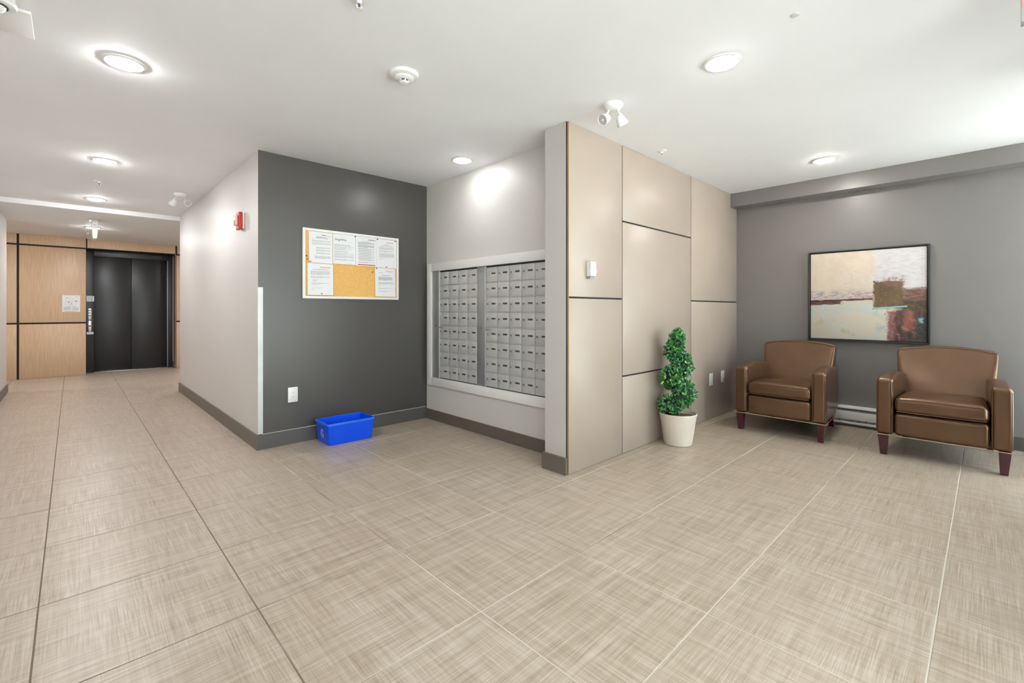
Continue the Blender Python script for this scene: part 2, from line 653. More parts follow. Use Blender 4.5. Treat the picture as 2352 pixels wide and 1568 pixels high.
# elevator entrance
YD = YE + 0.305
d1 = bpy.data.objects.new('door_1', None)
C.objects.link(d1)
d1.location = (0.83, YD, 0)
d1['kind'] = 'structure'
d1['label'] = 'charcoal two-leaf elevator door in a dark steel frame'
obj('jamb', MB().bevbox(0.120, 0.292, YD, YD + 0.14, 0.002, 2.30, 0.002), 'lift_frame', d1)
obj('jamb', MB().bevbox(1.387, 1.54, YD, YD + 0.14, 0.002, 2.30, 0.002), 'lift_frame', d1)
obj('header', MB().bevbox(0.2925, 1.3865, YD, YD + 0.14, 2.128, 2.30, 0.002), 'lift_frame', d1)
obj('door_leaf', MB().bevbox(0.2925, 0.8225, YD + 0.055, YD + 0.085, 0.012, 2.150, 0.003), 'lift', d1)
obj('door_leaf', MB().bevbox(0.8235, 1.3865, YD + 0.040, YD + 0.070, 0.012, 2.150, 0.003), 'lift', d1)
obj('edge_strip', MB().bevbox(1.369, 1.3865, YD + 0.012, YD + 0.040, 0.012, 2.127, 0.002), 'alu_dark', d1)
obj('sill', MB().bevbox(0.2925, 1.3865, YD + 0.002, YD + 0.14, 0.0, 0.008, 0.001), 'steel', d1)
obj('backing', MB().box(0.06, 1.60, YD + 0.141, YD + 0.16, 0.0, 2.40), 'black', d1)

# baseboards
BH, BT = 0.108, 0.015


def baseboard(name, mb, mat, label):
    return struct(name, mb, mat, label)


mb = MB().prism([(1.10, 4.15), (1.10 - BT, 4.15 - BT), (1.10 - BT, 7.92 + BT), (1.0998, 7.92 + BT)], 0.0005, BH + 0.012)
baseboard('baseboard_corridor', mb, 'basebrown', 'brown-grey baseboard along the corridor wall')
mb = MB().prism([(1.10, 4.1498), (1.10 - BT, 4.15 - BT), (2.73 - BT, 4.15 - BT), (2.7298, 4.1498)], 0.0005, BH + 0.012)
b = baseboard('baseboard_board', mb, 'basedark', 'charcoal baseboard under the cork board')
obj('caulk_line', MB().box(1.13, 2.715, 4.146, 4.1497, BH + 0.0122, BH + 0.0165), 'caulk', b)
mb = MB().prism([(2.7298, 4.1497), (2.73 - BT, 4.15 - BT), (2.73 - BT, 2.2302), (2.7298, 2.2302)], 0.0005, BH - 0.005)
baseboard('baseboard_mailbox', mb, 'basebrown', 'brown-grey baseboard under the mailboxes')
mb = MB().box(2.48 - BT - 0.004, 2.4798, 2.022, 2.245, 0.0005, BH + 0.01)
b = baseboard('baseboard_partition', mb, 'basebrown', 'short brown-grey baseboard on the end of the panelled partition')
mb = MB().box(XF - BT, XF - 0.0002, -0.74, 0.0005, 0.0005, BH)
baseboard('baseboard_right', mb, 'basedark', 'charcoal baseboard on the feature wall beside the armchair')
mb = MB().box(XF - BT, XF - 0.0002, 1.2605, 2.018, 0.0005, BH)
baseboard('baseboard_right_far', mb, 'basedark', 'charcoal baseboard on the feature wall by the panels')
mb = MB().box(-0.6598, -0.66 + BT, -0.78, 9.515, 0.0005, BH)
mb.box(-0.775, -0.66, 9.5002, 9.515, 0.0005, BH)
baseboard('baseboard_left', mb, 'basebrown', 'brown-grey baseboard along the left wall')

# corner guard
mb = MB()
mb.box(1.10 - 0.0035, 1.136, 4.15 - 0.0035, 4.1498, BH + 0.018, 1.335)
mb.box(1.10 - 0.0035, 1.0998, 4.1499, 4.166, BH + 0.018, 1.335)
struct('trim_2', mb, 'alu', 'pale metal corner guard on the edge of the charcoal wall')

# ------------------------------------------------------------------ glazed front behind the camera
WX = [-0.66, 0.36, 1.40, 2.50, 3.60, 4.65, XF]
for i in range(len(WX) - 1):
    a, b = WX[i], WX[i + 1]
    wd = bpy.data.objects.new('window_%d' % (i + 1), None)
    C.objects.link(wd)
    wd.location = ((a + b) / 2, YW, 0)
    wd['kind'] = 'structure'
    mw = 0.045
    wa = {2.50: 0.22, 3.60: 0.22}.get(a, mw)  # two unseen posts, widened to cast dark bands on the floor
    wb = {2.50: 0.22, 3.60: 0.22}.get(b, mw)
    for (x0, x1, z0, z1) in ((a + .0005, a + wa, 0.0, H - .001), (b - wb, b - .0005, 0.0, H - .001),
                             (a + wa, b - wb, 0.0, 0.09), (a + wa, b - wb, H - 0.10, H - .001)):
        obj('frame', MB().box(x0, x1, YW - (0.55 if 0.18 < x1 - x0 < 0.35 else 0.10), YW + (0.22 if 0.18 < x1 - x0 < 0.35 else 0.07), z0, z1), 'bronze', wd)  # the wide posts are also deepened, to narrow the incoming daylight
    obj('pane', MB().box(a + wa, b - wb, YW - 0.012, YW - 0.006, 0.09, H - 0.10), 'glass', wd)
struct('ground_outside', MB().box(-20, 26, -24, -0.905, -0.30, -0.02), 'concrete')

# ------------------------------------------------------------------ recessed ceiling lamps
def downlight(x, y, z, label, lens='lens'):
    t_ = thing('ceiling_light', (x, y, z), label, 'ceiling light', 'round ceiling downlights')
    n = 20
    tr_ = MB().lathe([(0.074, z - 0.0008), (0.094, z - 0.0008), (0.093, z - 0.006), (0.080, z - 0.009), (0.0745, z - 0.004)], n,
                     Matrix.Translation((x, y, 0)), close=False)
    obj('trim_ring', tr_, 'white', t_)
    pr = [(0.0735, z - 0.004)] + [(0.0735 * math.cos(a), z - 0.004 - 0.019 * math.sin(a)) for a in (0.25, 0.6, 1.0, 1.35)] 
    ln = MB().lathe(pr, n, Matrix.Translation((x, y, 0)), close=True)
    obj('lens', ln, lens, t_)
    return t_


downlight(0.20, 3.18, H, 'lit ceiling downlight nearest the top left corner of the view', 'lens_corridor')
downlight(0.21, 5.39, H, 'lit ceiling downlight midway down the corridor', 'lens_corridor')
downlight(0.205, 7.33, H, 'lit ceiling downlight just before the ceiling steps down', 'lens_corridor')
downlight(0.232, 9.47, HD, 'lit ceiling downlight on the lower ceiling behind the hanging sign', 'lens_lobby')
downlight(2.465, 3.19, H, 'lit ceiling downlight above the mailboxes', 'lens_mail')
downlight(2.485, 0.976, H, 'large bright ceiling downlight in front of the panelled partition', 'lens_partition')
downlight(4.75, 0.99, H, 'lit ceiling downlight above the armchairs', 'lens_seating')
downlight(-2.0, 10.2, HD, 'ceiling downlight in the side lobby left of the elevator', 'lens_lobby')  # lamp added out of view to light the elevator lobby
downlight(2.3, 9.6, HD, 'ceiling downlight in the side lobby right of the elevator', 'lens_lobby')  # second unseen lamp, added to brighten the lobby from the other side

# ------------------------------------------------------------------ armchairs
def chair(cx, cy, label):
    t_ = thing('armchair', (cx, cy, 0), label, 'armchair', 'brown leather armchairs')

    def W(x, y, z):          # plan taper, to world
        return (cx + x, cy + y * (1 - 0.13 * (x + 0.4) / 0.8), z)

    def sm(a, b, v):
        u = min(max((v - a) / (b - a), 0), 1)
        return u * u * (3 - 2 * u)
    for s in (1, -1):
        def fa(x, y, z, s=s):
            w_ = (z - 0.165) / 0.44
            zz = z + 0.030 * math.sin(PI * min(max((x + 0.42) / 0.62, 0), 1)) * sm(0.5, 1, w_)
            zz += 0.10 * sm(0.02, 0.33, x) * (1 - w_)
            bul = 0.002 * math.sin(PI * min(max(w_, 0), 1))
            yy = y + bul * (1 if y > 0.32 else -0.3)
            return W(x, s * yy, zz)
        mb = MB().rbox(-0.40, 0.30, 0.266, 0.372, 0.165, 0.602, 0.026, (14, 3, 10), 4, fa)
        obj('arm', mb, 'leather', t_)
    mb = MB().rbox(-0.398, -0.30, -0.2625, 0.2625, 0.165, 0.344, 0.03, (3, 14, 5), 4,
                   lambda x, y, z: W(x - 0.010 * math.cos(y / 0.262 * PI / 2) * (1 if x < -0.35 else 0), y, z))
    obj('front_rail', mb, 'leather', t_)
    mb = MB().rbox(-0.30, 0.30, -0.262, 0.262, 0.19, 0.335, 0.01, (2, 2, 2), 1, lambda x, y, z: W(x, y, z + 0.06 * sm(0, .3, x)))
    obj('seat_deck', mb, 'black', t_)

    def fc(x, y, z):
        u = (x + 0.41) / 0.55
        cr = max(0, 1 - (y / 0.27) ** 2) * math.sin(PI * min(max(u, 0), 1) ** 0.7)
        top = sm(0.38, 0.46, z)
        zz = z + 0.032 * cr * top
        zz += 0.004 * noise.noise(Vector((x * 9, y * 9, 1.7 + cy))) * top
        xx = x - (0.016 * (1 - (y / 0.27) ** 2) if x < -0.36 else 0)
        return W(xx, y, zz)
    mb = MB().rbox(-0.405, 0.17, -0.2605, 0.2605, 0.349, 0.462, 0.036, (14, 14, 3), 5, fc)
    cu = obj('seat_cushion', mb, 'leather', t_)
    for zz, xo in ((0.452, -0.412), (0.357, -0.409)):
        pts = []
        for i in range(25):
            y = -0.245 + 0.49 * i / 24
            px_, py_, pz_ = fc(xo + 0.009, y, zz)
            pts.append((px_ - 0.002, py_, pz_))
        obj('seam', MB().tube(pts, 0.0028, 6), 'leather', cu)

    def fb(x, y, z):
        v_ = (z - 0.30) / 0.52
        fr_ = 0.11 + 0.17 * v_ - 0.025 * (1 - (y / 0.31) ** 2) * math.sin(PI * min(max(v_ * 1.1, 0), 1))
        rr = 0.385 - 0.02 * v_
        u = (x - 0.10) / 0.28
        xx = fr_ + (rr - fr_) * u
        xx += 0.045 * (y / 0.31) ** 2 * -1 * v_ * 0.6
        wid = 1 - 0.045 * sm(0.75, 0.2, v_) if False else 1 - 0.05 * (1 - v_) + 0.05 * max(0, v_ - 0.4)
        zz = z + 0.034 * (1 - (y / 0.31) ** 2) * sm(0.6, 1, v_)
        px_, py_, pz_ = W(xx, y * wid, zz)
        return (px_, cy + y * wid * 0.985, pz_)
    mb = MB().rbox(0.10, 0.38, -0.308, 0.308, 0.245, 0.805, 0.034, (4, 16, 14), 5, fb)
    bk = obj('backrest', mb, 'leather', t_)
    pts = [fb(0.115, -0.30 + 0.6 * i / 30, 0.795) for i in range(31)]
    obj('seam', MB().tube([(p[0] - 0.004, p[1], p[2] + 0.001) for p in pts], 0.003, 6), 'leather', bk)
    # piping round the hem
    hem = [(-0.402, 0.370), (-0.402, 0.10), (-0.405, 0.0), (-0.402, -0.10), (-0.402, -0.370)]
    pts = [W(x, y, 0.163) for x, y in hem]
    obj('piping', MB().tube(pts, 0.0036, 6), 'pipe_cord', t_)
    for s in (1, -1):
        pts = [W(-0.402 + 0.70 * i / 16, s * 0.371, 0.163 + 0.10 * sm(0.02, 0.33, -0.402 + 0.70 * i / 16)) for i in range(17)]
        obj('piping', MB().tube(pts, 0.0036, 6), 'pipe_cord', t_)
        for yo in (0.270, 0.368):          # welt on the arm front
            pts = [W(-0.398, s * (yo), 0.18 + 0.40 * i / 10) for i in range(11)]
            obj('piping', MB().tube(pts, 0.0026, 6), 'leather', t_)
        # legs
        a, b = 0.031, 0.020
        x0, y0 = -0.363, s * 0.333
        mb = MB()
        top = [W(x0 - a, y0 - a, 0.166), W(x0 + a, y0 - a, 0.166), W(x0 + a, y0 + a, 0.166), W(x0 - a, y0 + a, 0.166)]
        y1 = y0 - s * 0.004
        bot = [W(x0 - b, y1 - b, 0.001), W(x0 + b, y1 - b, 0.001), W(x0 + b, y1 + b, 0.001), W(x0 - b, y1 + b, 0.001)]
        mb.add(top + bot, [(0, 1, 2, 3), (7, 6, 5, 4), (0, 4, 5, 1), (1, 5, 6, 2), (2, 6, 7, 3), (3, 7, 4, 0)])
        obj('leg', mb, 'wood_leg', t_)
        ys = cy + s * 0.262
        mb = MB()
        prof = [(0.275, 0.335, 0.262), (0.285, 0.333, 0.18), (0.305, 0.342, 0.10), (0.330, 0.360, 0.04), (0.345, 0.375, 0.001)]
        vs, fs = [], []
        for (xa, xb, z) in prof:
            vs += [(cx + xa, ys - 0.02, z), (cx + xb, ys - 0.02, z), (cx + xb, ys + 0.02, z), (cx + xa, ys + 0.02, z)]
        for j in range(len(prof) - 1):
            fs += [(j * 4 + i, j * 4 + (i + 1) % 4, j * 4 + 4 + (i + 1) % 4, j * 4 + 4 + i) for i in range(4)]
        fs += [(0, 1, 2, 3), tuple(len(prof) * 4 - 4 + i for i in (3, 2, 1, 0))]
        mb.add(vs, fs)
        obj('leg', mb, 'wood_leg', t_)
    return t_


chair(5.04, 1.325, 'brown leather armchair beside the taupe panels, left of the two')
chair(5.04, 0.245, 'brown leather armchair nearest the right edge, right of the two')

# ------------------------------------------------------------------ painting
k = NT('abstract_painting')
tc = k.n('ShaderNodeTexCoord').outputs['Object']
sep = k.n('ShaderNodeSeparateXYZ')
k.l(tc, sep.inputs[0])
# object origin = picture bottom centre; u runs left to right as seen (towards -y), v upwards
PW, PH = 0.896, 0.860
warp = k.math('MULTIPLY', k.math('SUBTRACT', k.noise(tc, 17.0, 5.0, 0.75), 0.5), 0.13)
warp2 = k.math('MULTIPLY', k.math('SUBTRACT', k.noise(k.vscale(tc, (1, 2.2, 9)), 6.0, 5.0, 0.75), 0.5), 0.10)
U0 = k.math('DIVIDE', k.math('SUBTRACT', PW / 2, sep.outputs[1]), PW)
V0 = k.math('DIVIDE', sep.outputs[2], PH)
U = k.math('ADD', U0, warp)
V = k.math('ADD', V0, warp2)
soft = k.noise(tc, 7.0, 5.0, 0.7)
strk = k.noise(k.vscale(tc, (1, 3, 14)), 5.0, 5.0, 0.7)
patch = k.noise(tc, 26.0, 6.0, 0.8)


def rect(u0, u1, v0, v1, s=0.012, uu=None, vv=None):
    uu = uu or U
    vv = vv or V
    a = k.math('MULTIPLY', k.rng(uu, u0 - s, u0 + s), k.rng(uu, u1 + s, u1 - s) if False else k.math('SUBTRACT', 1.0, k.rng(uu, u1 - s, u1 + s)))
    b = k.math('MULTIPLY', k.rng(vv, v0 - s, v0 + s), k.math('SUBTRACT', 1.0, k.rng(vv, v1 - s, v1 + s)))
    return k.math('MULTIPLY', a, b)


def AND(a, b):
    return k.math('MULTIPLY', a, b)


col = k.mix(k.rng(soft, 0.35, 0.7), srgb(238, 224, 206), srgb(229, 213, 193))
# lavender-white upper right
col = k.mix(rect(0.575, 1.2, 0.55, 1.2, 0.008), col, k.mix(k.rng(strk, 0.35, 0.68), srgb(234, 230, 228), srgb(214, 209, 214)))
# greyish haze and reeds above the line on the left
col = k.mix(AND(rect(-0.2, 0.58, 0.45, 0.56, 0.03), k.rng(strk, 0.4, 0.62)), col, srgb(176, 170, 184))
col = k.mix(AND(rect(0.30, 0.58, 0.47, 0.76, 0.06), k.rng(patch, 0.46, 0.66)), col, srgb(214, 208, 206))
col = k.mix(AND(rect(0.36, 0.58, 0.455, 0.53, 0.02), k.rng(patch, 0.45, 0.6)), col, srgb(196, 140, 122))
# pale mint lower left
low = k.mix(k.rng(soft, 0.38, 0.62), srgb(236, 224, 204), srgb(226, 228, 222))
low = k.mix(AND(rect(-0.2, 0.58, 0.30, 0.42, 0.05), k.rng(strk, 0.35, 0.6)), low, srgb(214, 224, 222))
low = k.mix(AND(rect(0.05, 0.60, -0.2, 0.34, 0.1), k.rng(k.noise(tc, 9.0, 3.0), 0.58, 0.72)), low, srgb(214, 210, 168))
col = k.mix(rect(-0.2, 0.72, -0.2, 0.405, 0.012), col, low)
# dark plum band thinning to the right
lin = k.math('ADD', V0, k.math('MULTIPLY', U0, -0.035))
lin = k.math('ADD', lin, k.math('MULTIPLY', warp2, 0.4))
col = k.mix(rect(-0.2, 0.30, 0.392, 0.447, 0.006, U, lin), col, k.mix(k.rng(patch, 0.4, 0.62), srgb(92, 66, 64), srgb(130, 96, 86)))
col = k.mix(rect(-0.2, 0.57, 0.432, 0.450, 0.005, U, lin), col, srgb(80, 58, 60))
# brown mass
brown = k.mix(k.rng(soft, 0.4, 0.65), srgb(124, 104, 76), srgb(98, 82, 66))
brown = k.mix(k.rng(patch, 0.58, 0.7), brown, srgb(150, 104, 88))
col = k.mix(rect(0.575, 0.82, 0.35, 0.655, 0.010), col, brown)
col = k.mix(AND(rect(0.66, 0.83, 0.60, 0.70, 0.03), k.rng(patch, 0.40, 0.60)), col, srgb(150, 108, 100))
rightb = k.mix(k.rng(strk, 0.4, 0.62), srgb(112, 84, 72), srgb(150, 114, 104))
col = k.mix(rect(0.81, 1.2, 0.44, 0.570, 0.018), col, rightb)
col = k.mix(rect(0.80, 1.2, 0.30, 0.455, 0.03), col, k.mix(k.rng(patch, 0.45, 0.6), srgb(82, 72, 56), srgb(112, 88, 70)))
# lower right columns
col = k.mix(AND(rect(0.575, 0.66, 0.10, 0.33, 0.04), k.rng(soft, 0.4, 0.62)), col, srgb(182, 192, 188))
col = k.mix(rect(0.69, 0.78, -0.2, 0.33, 0.02), col, k.mix(k.rng(patch, 0.4, 0.62), srgb(172, 124, 120), srgb(132, 84, 78)))
dk = k.mix(k.rng(patch, 0.42, 0.66), srgb(78, 68, 64), srgb(124, 94, 86))
col = k.mix(rect(0.75, 1.2, -0.2, 0.34, 0.02), col, dk)
col = k.mix(rect(0.815, 0.90, 0.12, 0.32, 0.02), col, k.mix(k.rng(soft, 0.4, 0.6), srgb(186, 124, 106), srgb(140, 88, 78)))
col = k.mix(AND(rect(0.70, 0.94, -0.1, 0.14, 0.02), k.rng(patch, 0.54, 0.64)), col, srgb(190, 128, 116))
col = k.mix(rect(0.92, 1.2, 0.02, 0.27, 0.03), col, k.mix(k.rng(patch, 0.4, 0.6), srgb(62, 66, 70), srgb(84, 80, 76)))
# turquoise stroke and cyan dab
tl = k.math('ADD', V0, k.math('MULTIPLY', U0, -0.08))
tl = k.math('ADD', tl, k.math('MULTIPLY', warp2, 0.15))
col = k.mix(rect(0.57, 0.76, 0.294, 0.300, 0.004, U0, tl), col, srgb(190, 196, 90))
col = k.mix(rect(0.565, 0.85, 0.301, 0.317, 0.004, U0, tl), col, srgb(138, 196, 214))
col = k.mix(rect(0.935, 0.975, 0.205, 0.245, 0.012), col, srgb(140, 186, 206))
# scratched highlights
scr = k.noise(k.vscale(tc, (1, 26, 9)), 4.0, 3.0, 0.6)
col = k.mix(AND(rect(0.58, 0.86, 0.36, 0.60, 0.02), k.rng(scr, 0.66, 0.72)), col, srgb(226, 210, 194))
col = k.mix(0.24, col, (0.0, 0.0, 0.0, 1))
k.l(col, k.p.inputs['Base Color'])
k.p.inputs['Roughness'].default_value = 0.6
k.p.inputs['Specular IOR Level'].default_value = 0.3
k.bump(strk, 0.25, 0.002)
M['painting'] = k.m

XP = 5.53
Y0, Y1, Z0, Z1 = 0.354, 1.290, 0.838, 1.742
pt = thing('painting', (XF, (Y0 + Y1) / 2, Z0), 'black framed abstract painting in cream, brown and turquoise', 'painting')
fw = 0.014
for (a, b, c, d) in ((Y0, Y0 + fw, Z0, Z1), (Y1 - fw, Y1, Z0, Z1), (Y0 + fw + .0002, Y1 - fw - .0002, Z0, Z0 + fw), (Y0 + fw + .0002, Y1 - fw - .0002, Z1 - fw, Z1)):
    obj('frame', MB().bevbox(XP - 0.008, XF - 0.0005, a, b, c, d, 0.003), 'frame_black', pt)
obj('frame_back', MB().box(XF - 0.012, XF - 0.0006, Y0 + fw, Y1 - fw, Z0 + fw, Z1 - fw), 'frame_black', pt)
cv = inst('canvas', None, (0, 0, 0)) if False else None
mb = MB().bevbox(XP + 0.002, XF - 0.0125, Y0 + 0.020, Y1 - 0.020, Z0 + 0.020, Z1 - 0.020, 0.002)
org = (XP, (Y0 + Y1) / 2, Z0 + 0.020)
me = mb.mesh('canvas', 'painting', org)
fixnormals(me)
cv = bpy.data.objects.new('canvas', me)
C.objects.link(cv)
cv.parent = pt
cv.location = (XP - XF, 0, 0.020)

# ------------------------------------------------------------------ baseboard heater
ht = thing('baseboard_heater', (XF, 0.63, 0.025), 'white electric baseboard heater on the wall between the armchairs', 'heater')
ya, yb = 0.002, 1.259
obj('back_plate', MB().box(XF - 0.012, XF - 0.0004, ya, yb, 0.025, 0.200), 'white', ht)
mb = MB()
prof = [(XF - 0.012, 0.200), (XF - 0.055, 0.192), (XF - 0.060, 0.178), (XF - 0.056, 0.178), (XF - 0.052, 0.187), (XF - 0.012, 0.194)]
mb.prism([(0, 0)] * 0 + [(p[0], p[1]) for p in prof], ya, yb)
mb.v = [(x, z, y) for x, y, z in mb.v]
obj('top_hood', mb, 'white', ht)
obj('front_cover', MB().bevbox(XF - 0.064, XF - 0.058, ya, yb, 0.072, 0.152, 0.002), 'white', ht)
obj('bottom_rail', MB().bevbox(XF - 0.062, XF - 0.013, ya, yb, 0.028, 0.050, 0.003), 'white', ht)
for a in (ya, yb - 0.03):
    obj('end_cap', MB().bevbox(XF - 0.066, XF - 0.0125, a, a + 0.03, 0.026, 0.199, 0.003), 'white', ht)
obj('heating_element', MB().box(XF - 0.050, XF - 0.016, ya + 0.04, yb - 0.04, 0.085, 0.165), 'grey_plastic', ht)
mb = MB()
for i in range(22):
    y = 0.06 + i * 0.053
    mb.box(XF - 0.0565, XF - 0.050, y, y + 0.018, 0.054, 0.062)
    mb.box(XF - 0.0575, XF - 0.0505, y, y + 0.018, 0.160, 0.170)
o = obj('vent_louvre', mb, 'grey_plastic', ht)
o['kind'] = 'stuff'

# ------------------------------------------------------------------ topiary
px, py = 3.752, 1.842
tp = thing('potted_topiary', (px, py, 0), 'spiral green topiary in a cream round pot before the taupe panels', 'plant')
T = Matrix.Translation((px, py, 0))
prof = [(0.100, 0.001), (0.111, 0.004), (0.118, 0.03), (0.150, 0.245), (0.156, 0.258), (0.156, 0.264), (0.150, 0.268), (0.146, 0.262),
        (0.141, 0.235), (0.130, 0.225), (0.0005, 0.224)]
obj('pot', MB().lathe(prof, 56, T), 'pot', tp)
prof = [(0.1385, 0.2245), (0.135, 0.236), (0.09, 0.240), (0.04, 0.243), (0.001, 0.243)]
mb = MB().lathe(prof, 32, T)
mb.v = [(x, y, z + 0.004 * noise.noise(Vector((x * 60, y * 60, z * 9)))) for x, y, z in mb.v]
obj('soil', mb, 'soil', tp)
obj('stem', MB().tube([(px, py, 0.235 + 0.06 * i) for i in range(12)], 0.012, 8, taper=[1 - 0.05 * i for i in range(12)]), 'bark', tp)
# viewer frame at the plant: right vector r, toward-camera vector c
d2 = Vector((px, py)).normalized()
RV = Vector((d2.y, -d2.x, 0))
CV = Vector((-d2.x, -d2.y, 0))
mb = MB()
rnd = random.Random(3)


def leaf(p, nrm, L):
    t1 = nrm.cross(Vector((rnd.uniform(-1, 1), rnd.uniform(-1, 1), rnd.uniform(-1, 1)))).normalized()
    d = (nrm * rnd.uniform(0.3, 1.0) + t1 * rnd.uniform(0.3, 1.0) + Vector((0, 0, 0.35))).normalized()
    s_ = d.cross(nrm)
    if s_.length < 1e-3:
        return
    s_.normalize()
    up = s_.cross(d).normalized()
    wd = L * 0.27
    mb.add([p, p + d * L * 0.3 + s_ * wd * 0.8, p + d * L * 0.75 + s_ * wd * 0.75, p + d * L,
            p + d * L * 0.75 - s_ * wd * 0.75, p + d * L * 0.3 - s_ * wd * 0.8,
            p + d * L * 0.55 - up * L * 0.10],
           [(0, 1, 6), (1, 2, 6), (2, 3, 6), (3, 4, 6), (4, 5, 6), (5, 0, 6)])


def spray(p, n, R):
    # small rosette of leaves
    q = p
    for i in range(5):
        nn = (n + Vector((rnd.uniform(-1, 1), rnd.uniform(-1, 1), rnd.uniform(-1, 1))) * 0.75).normalized()
        leaf(q, nn, R * rnd.uniform(0.75, 1.25))


# spiral: angle 0 = viewer's left; lobes measured from the photograph
def helix(tv):
    # tv 0..1 from bottom to top; returns centre and tube radius
    z = 0.295 + 0.640 * tv
    ang = PI + 0.55 - tv * 2 * PI * 2.62
    rad = 0.060 * (1 - tv) ** 0.35 + 0.010
    tub = 0.104 * (1 - tv) ** 0.7 + 0.050 * tv
    if tv > 0.80:
        rad *= (1 - tv) / 0.20
    c = Vector((px, py, z)) + RV * (math.cos(ang) * rad - 0.006) + CV * (math.sin(ang) * rad)
    return c, tub


N = 1250
for i in range(N):
    tv = (i + rnd.random()) / N
    c, tub = helix(tv)
    while True:
        v_ = Vector((rnd.gauss(0, 1), rnd.gauss(0, 1), rnd.gauss(0, 1)))
        if v_.length > 0.01:
            break
    v_.normalize()
    v_.z *= 0.80
    rr = tub * rnd.uniform(0.72, 0.95)
    p = c + v_ * rr
    if p.y > 1.985 or p.z < 0.25:
        continue
    spray(p, v_.normalized(), 0.027)
for i in range(90):     # pointed tip
    z = rnd.uniform(0.90, 0.975)
    r = 0.052 * (1.0 - (z - 0.90) / 0.11)
    a = rnd.uniform(0, 2 * PI)
    v_ = Vector((math.cos(a), math.sin(a), 0.5)).normalized()
    spray(Vector((px - 0.006, py, z)) + v_ * r, v_, 0.019)
mb.v = [(x, min(y, 2.012), max(z, 0.246)) for x, y, z in mb.v]
fo = MB.mesh(mb, 'foliage', 'leaf', (px, py, 0), 0)
fo = inst('foliage', fo, (0, 0, 0), tp)
fo['kind'] = 'stuff'
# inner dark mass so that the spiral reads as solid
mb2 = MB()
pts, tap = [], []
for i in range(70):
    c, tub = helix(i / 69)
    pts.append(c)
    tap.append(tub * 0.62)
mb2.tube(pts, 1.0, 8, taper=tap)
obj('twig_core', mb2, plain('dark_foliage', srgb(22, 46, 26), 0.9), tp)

# ------------------------------------------------------------------ blue bin
bn = thing('recycling_bin', (1.755, 3.97, 0), 'open blue plastic recycling bin on the floor under the cork board', 'bin')
RX0, RX1, RY0, RY1, RZ = 1.538, 1.968, 3.812, 4.112, 0.186
BX0, BX1, BY0, BY1 = 1.560, 1.945, 3.838, 4.100


def rrect(x0, x1, y0, y1, r, z, n=5):
    out = []
    for (cx_, cy_, a0) in ((x1 - r, y1 - r, 0), (x0 + r, y1 - r, PI / 2), (x0 + r, y0 + r, PI), (x1 - r, y0 + r, 1.5 * PI)):
        for i in range(n + 1):
            a = a0 + PI / 2 * i / n
            out.append((cx_ + r * math.cos(a), cy_ + r * math.sin(a), z))
    return out


def loops(ls, cap0=True, cap1=True):
    mb = MB()
    n = len(ls[0])
    vs = [p for l in ls for p in l]
    fs = []
    for j in range(len(ls) - 1):
        fs += [(j * n + i, j * n + (i + 1) % n, (j + 1) * n + (i + 1) % n, (j + 1) * n + i) for i in range(n)]
    if cap0:
        fs.append(tuple(reversed(range(n))))
    if cap1:
        fs.append(tuple((len(ls) - 1) * n + i for i in range(n)))
    return mb.add(vs, fs)


q = 0.006
ls = [rrect(BX0, BX1, BY0, BY1, 0.02, 0.001), rrect(BX0 - .003, BX1 + .003, BY0 - .003, BY1 + .003, 0.02, 0.012),
      rrect(RX0 + q, RX1 - q, RY0 + q, RY1 - q, 0.02, RZ - 0.002),
      rrect(RX0 + q + .004, RX1 - q - .004, RY0 + q + .004, RY1 - q - .004, 0.018, RZ - 0.002),
      rrect(BX0 + .004, BX1 - .004, BY0 + .004, BY1 - .004, 0.018, 0.010)]
obj('tub', loops(ls), 'blue', bn)
ls = [rrect(RX0 + q + .001, RX1 - q - .001, RY0 + q + .001, RY1 - q - .001, 0.02, RZ - 0.0165),
      rrect(RX0, RX1, RY0, RY1, 0.022, RZ - 0.016), rrect(RX0, RX1, RY0, RY1, 0.022, RZ - 0.001),
      rrect(RX0 + .002, RX1 - .002, RY0 + .002, RY1 - .002, 0.022, RZ + 0.001),
      rrect(RX0 + q + .005, RX1 - q - .005, RY0 + q + .005, RY1 - q - .005, 0.018, RZ + 0.001),
      rrect(RX0 + q + .005, RX1 - q - .005, RY0 + q + .005, RY1 - q - .005, 0.018, RZ - 0.004)]
obj('rim', loops(ls, False, False), 'blue_rim', bn)
for x in (1.605, 1.640, 1.860, 1.905):
    obj('rib', MB().box(x - 0.003, x + 0.003, RY0 + 0.003, RY0 + 0.016, RZ - 0.032, RZ - 0.0168), 'blue', bn)


# three chasing arrows on the end face (x = left end, facing -x)
def bin_face(yc, zc, a, b):
    z = zc + b
    xf = BX0 - .003 + (RX0 + q - BX0 + .003) * (z - 0.012) / (RZ - 0.014) - 0.0012
    return (xf, yc - a, z)


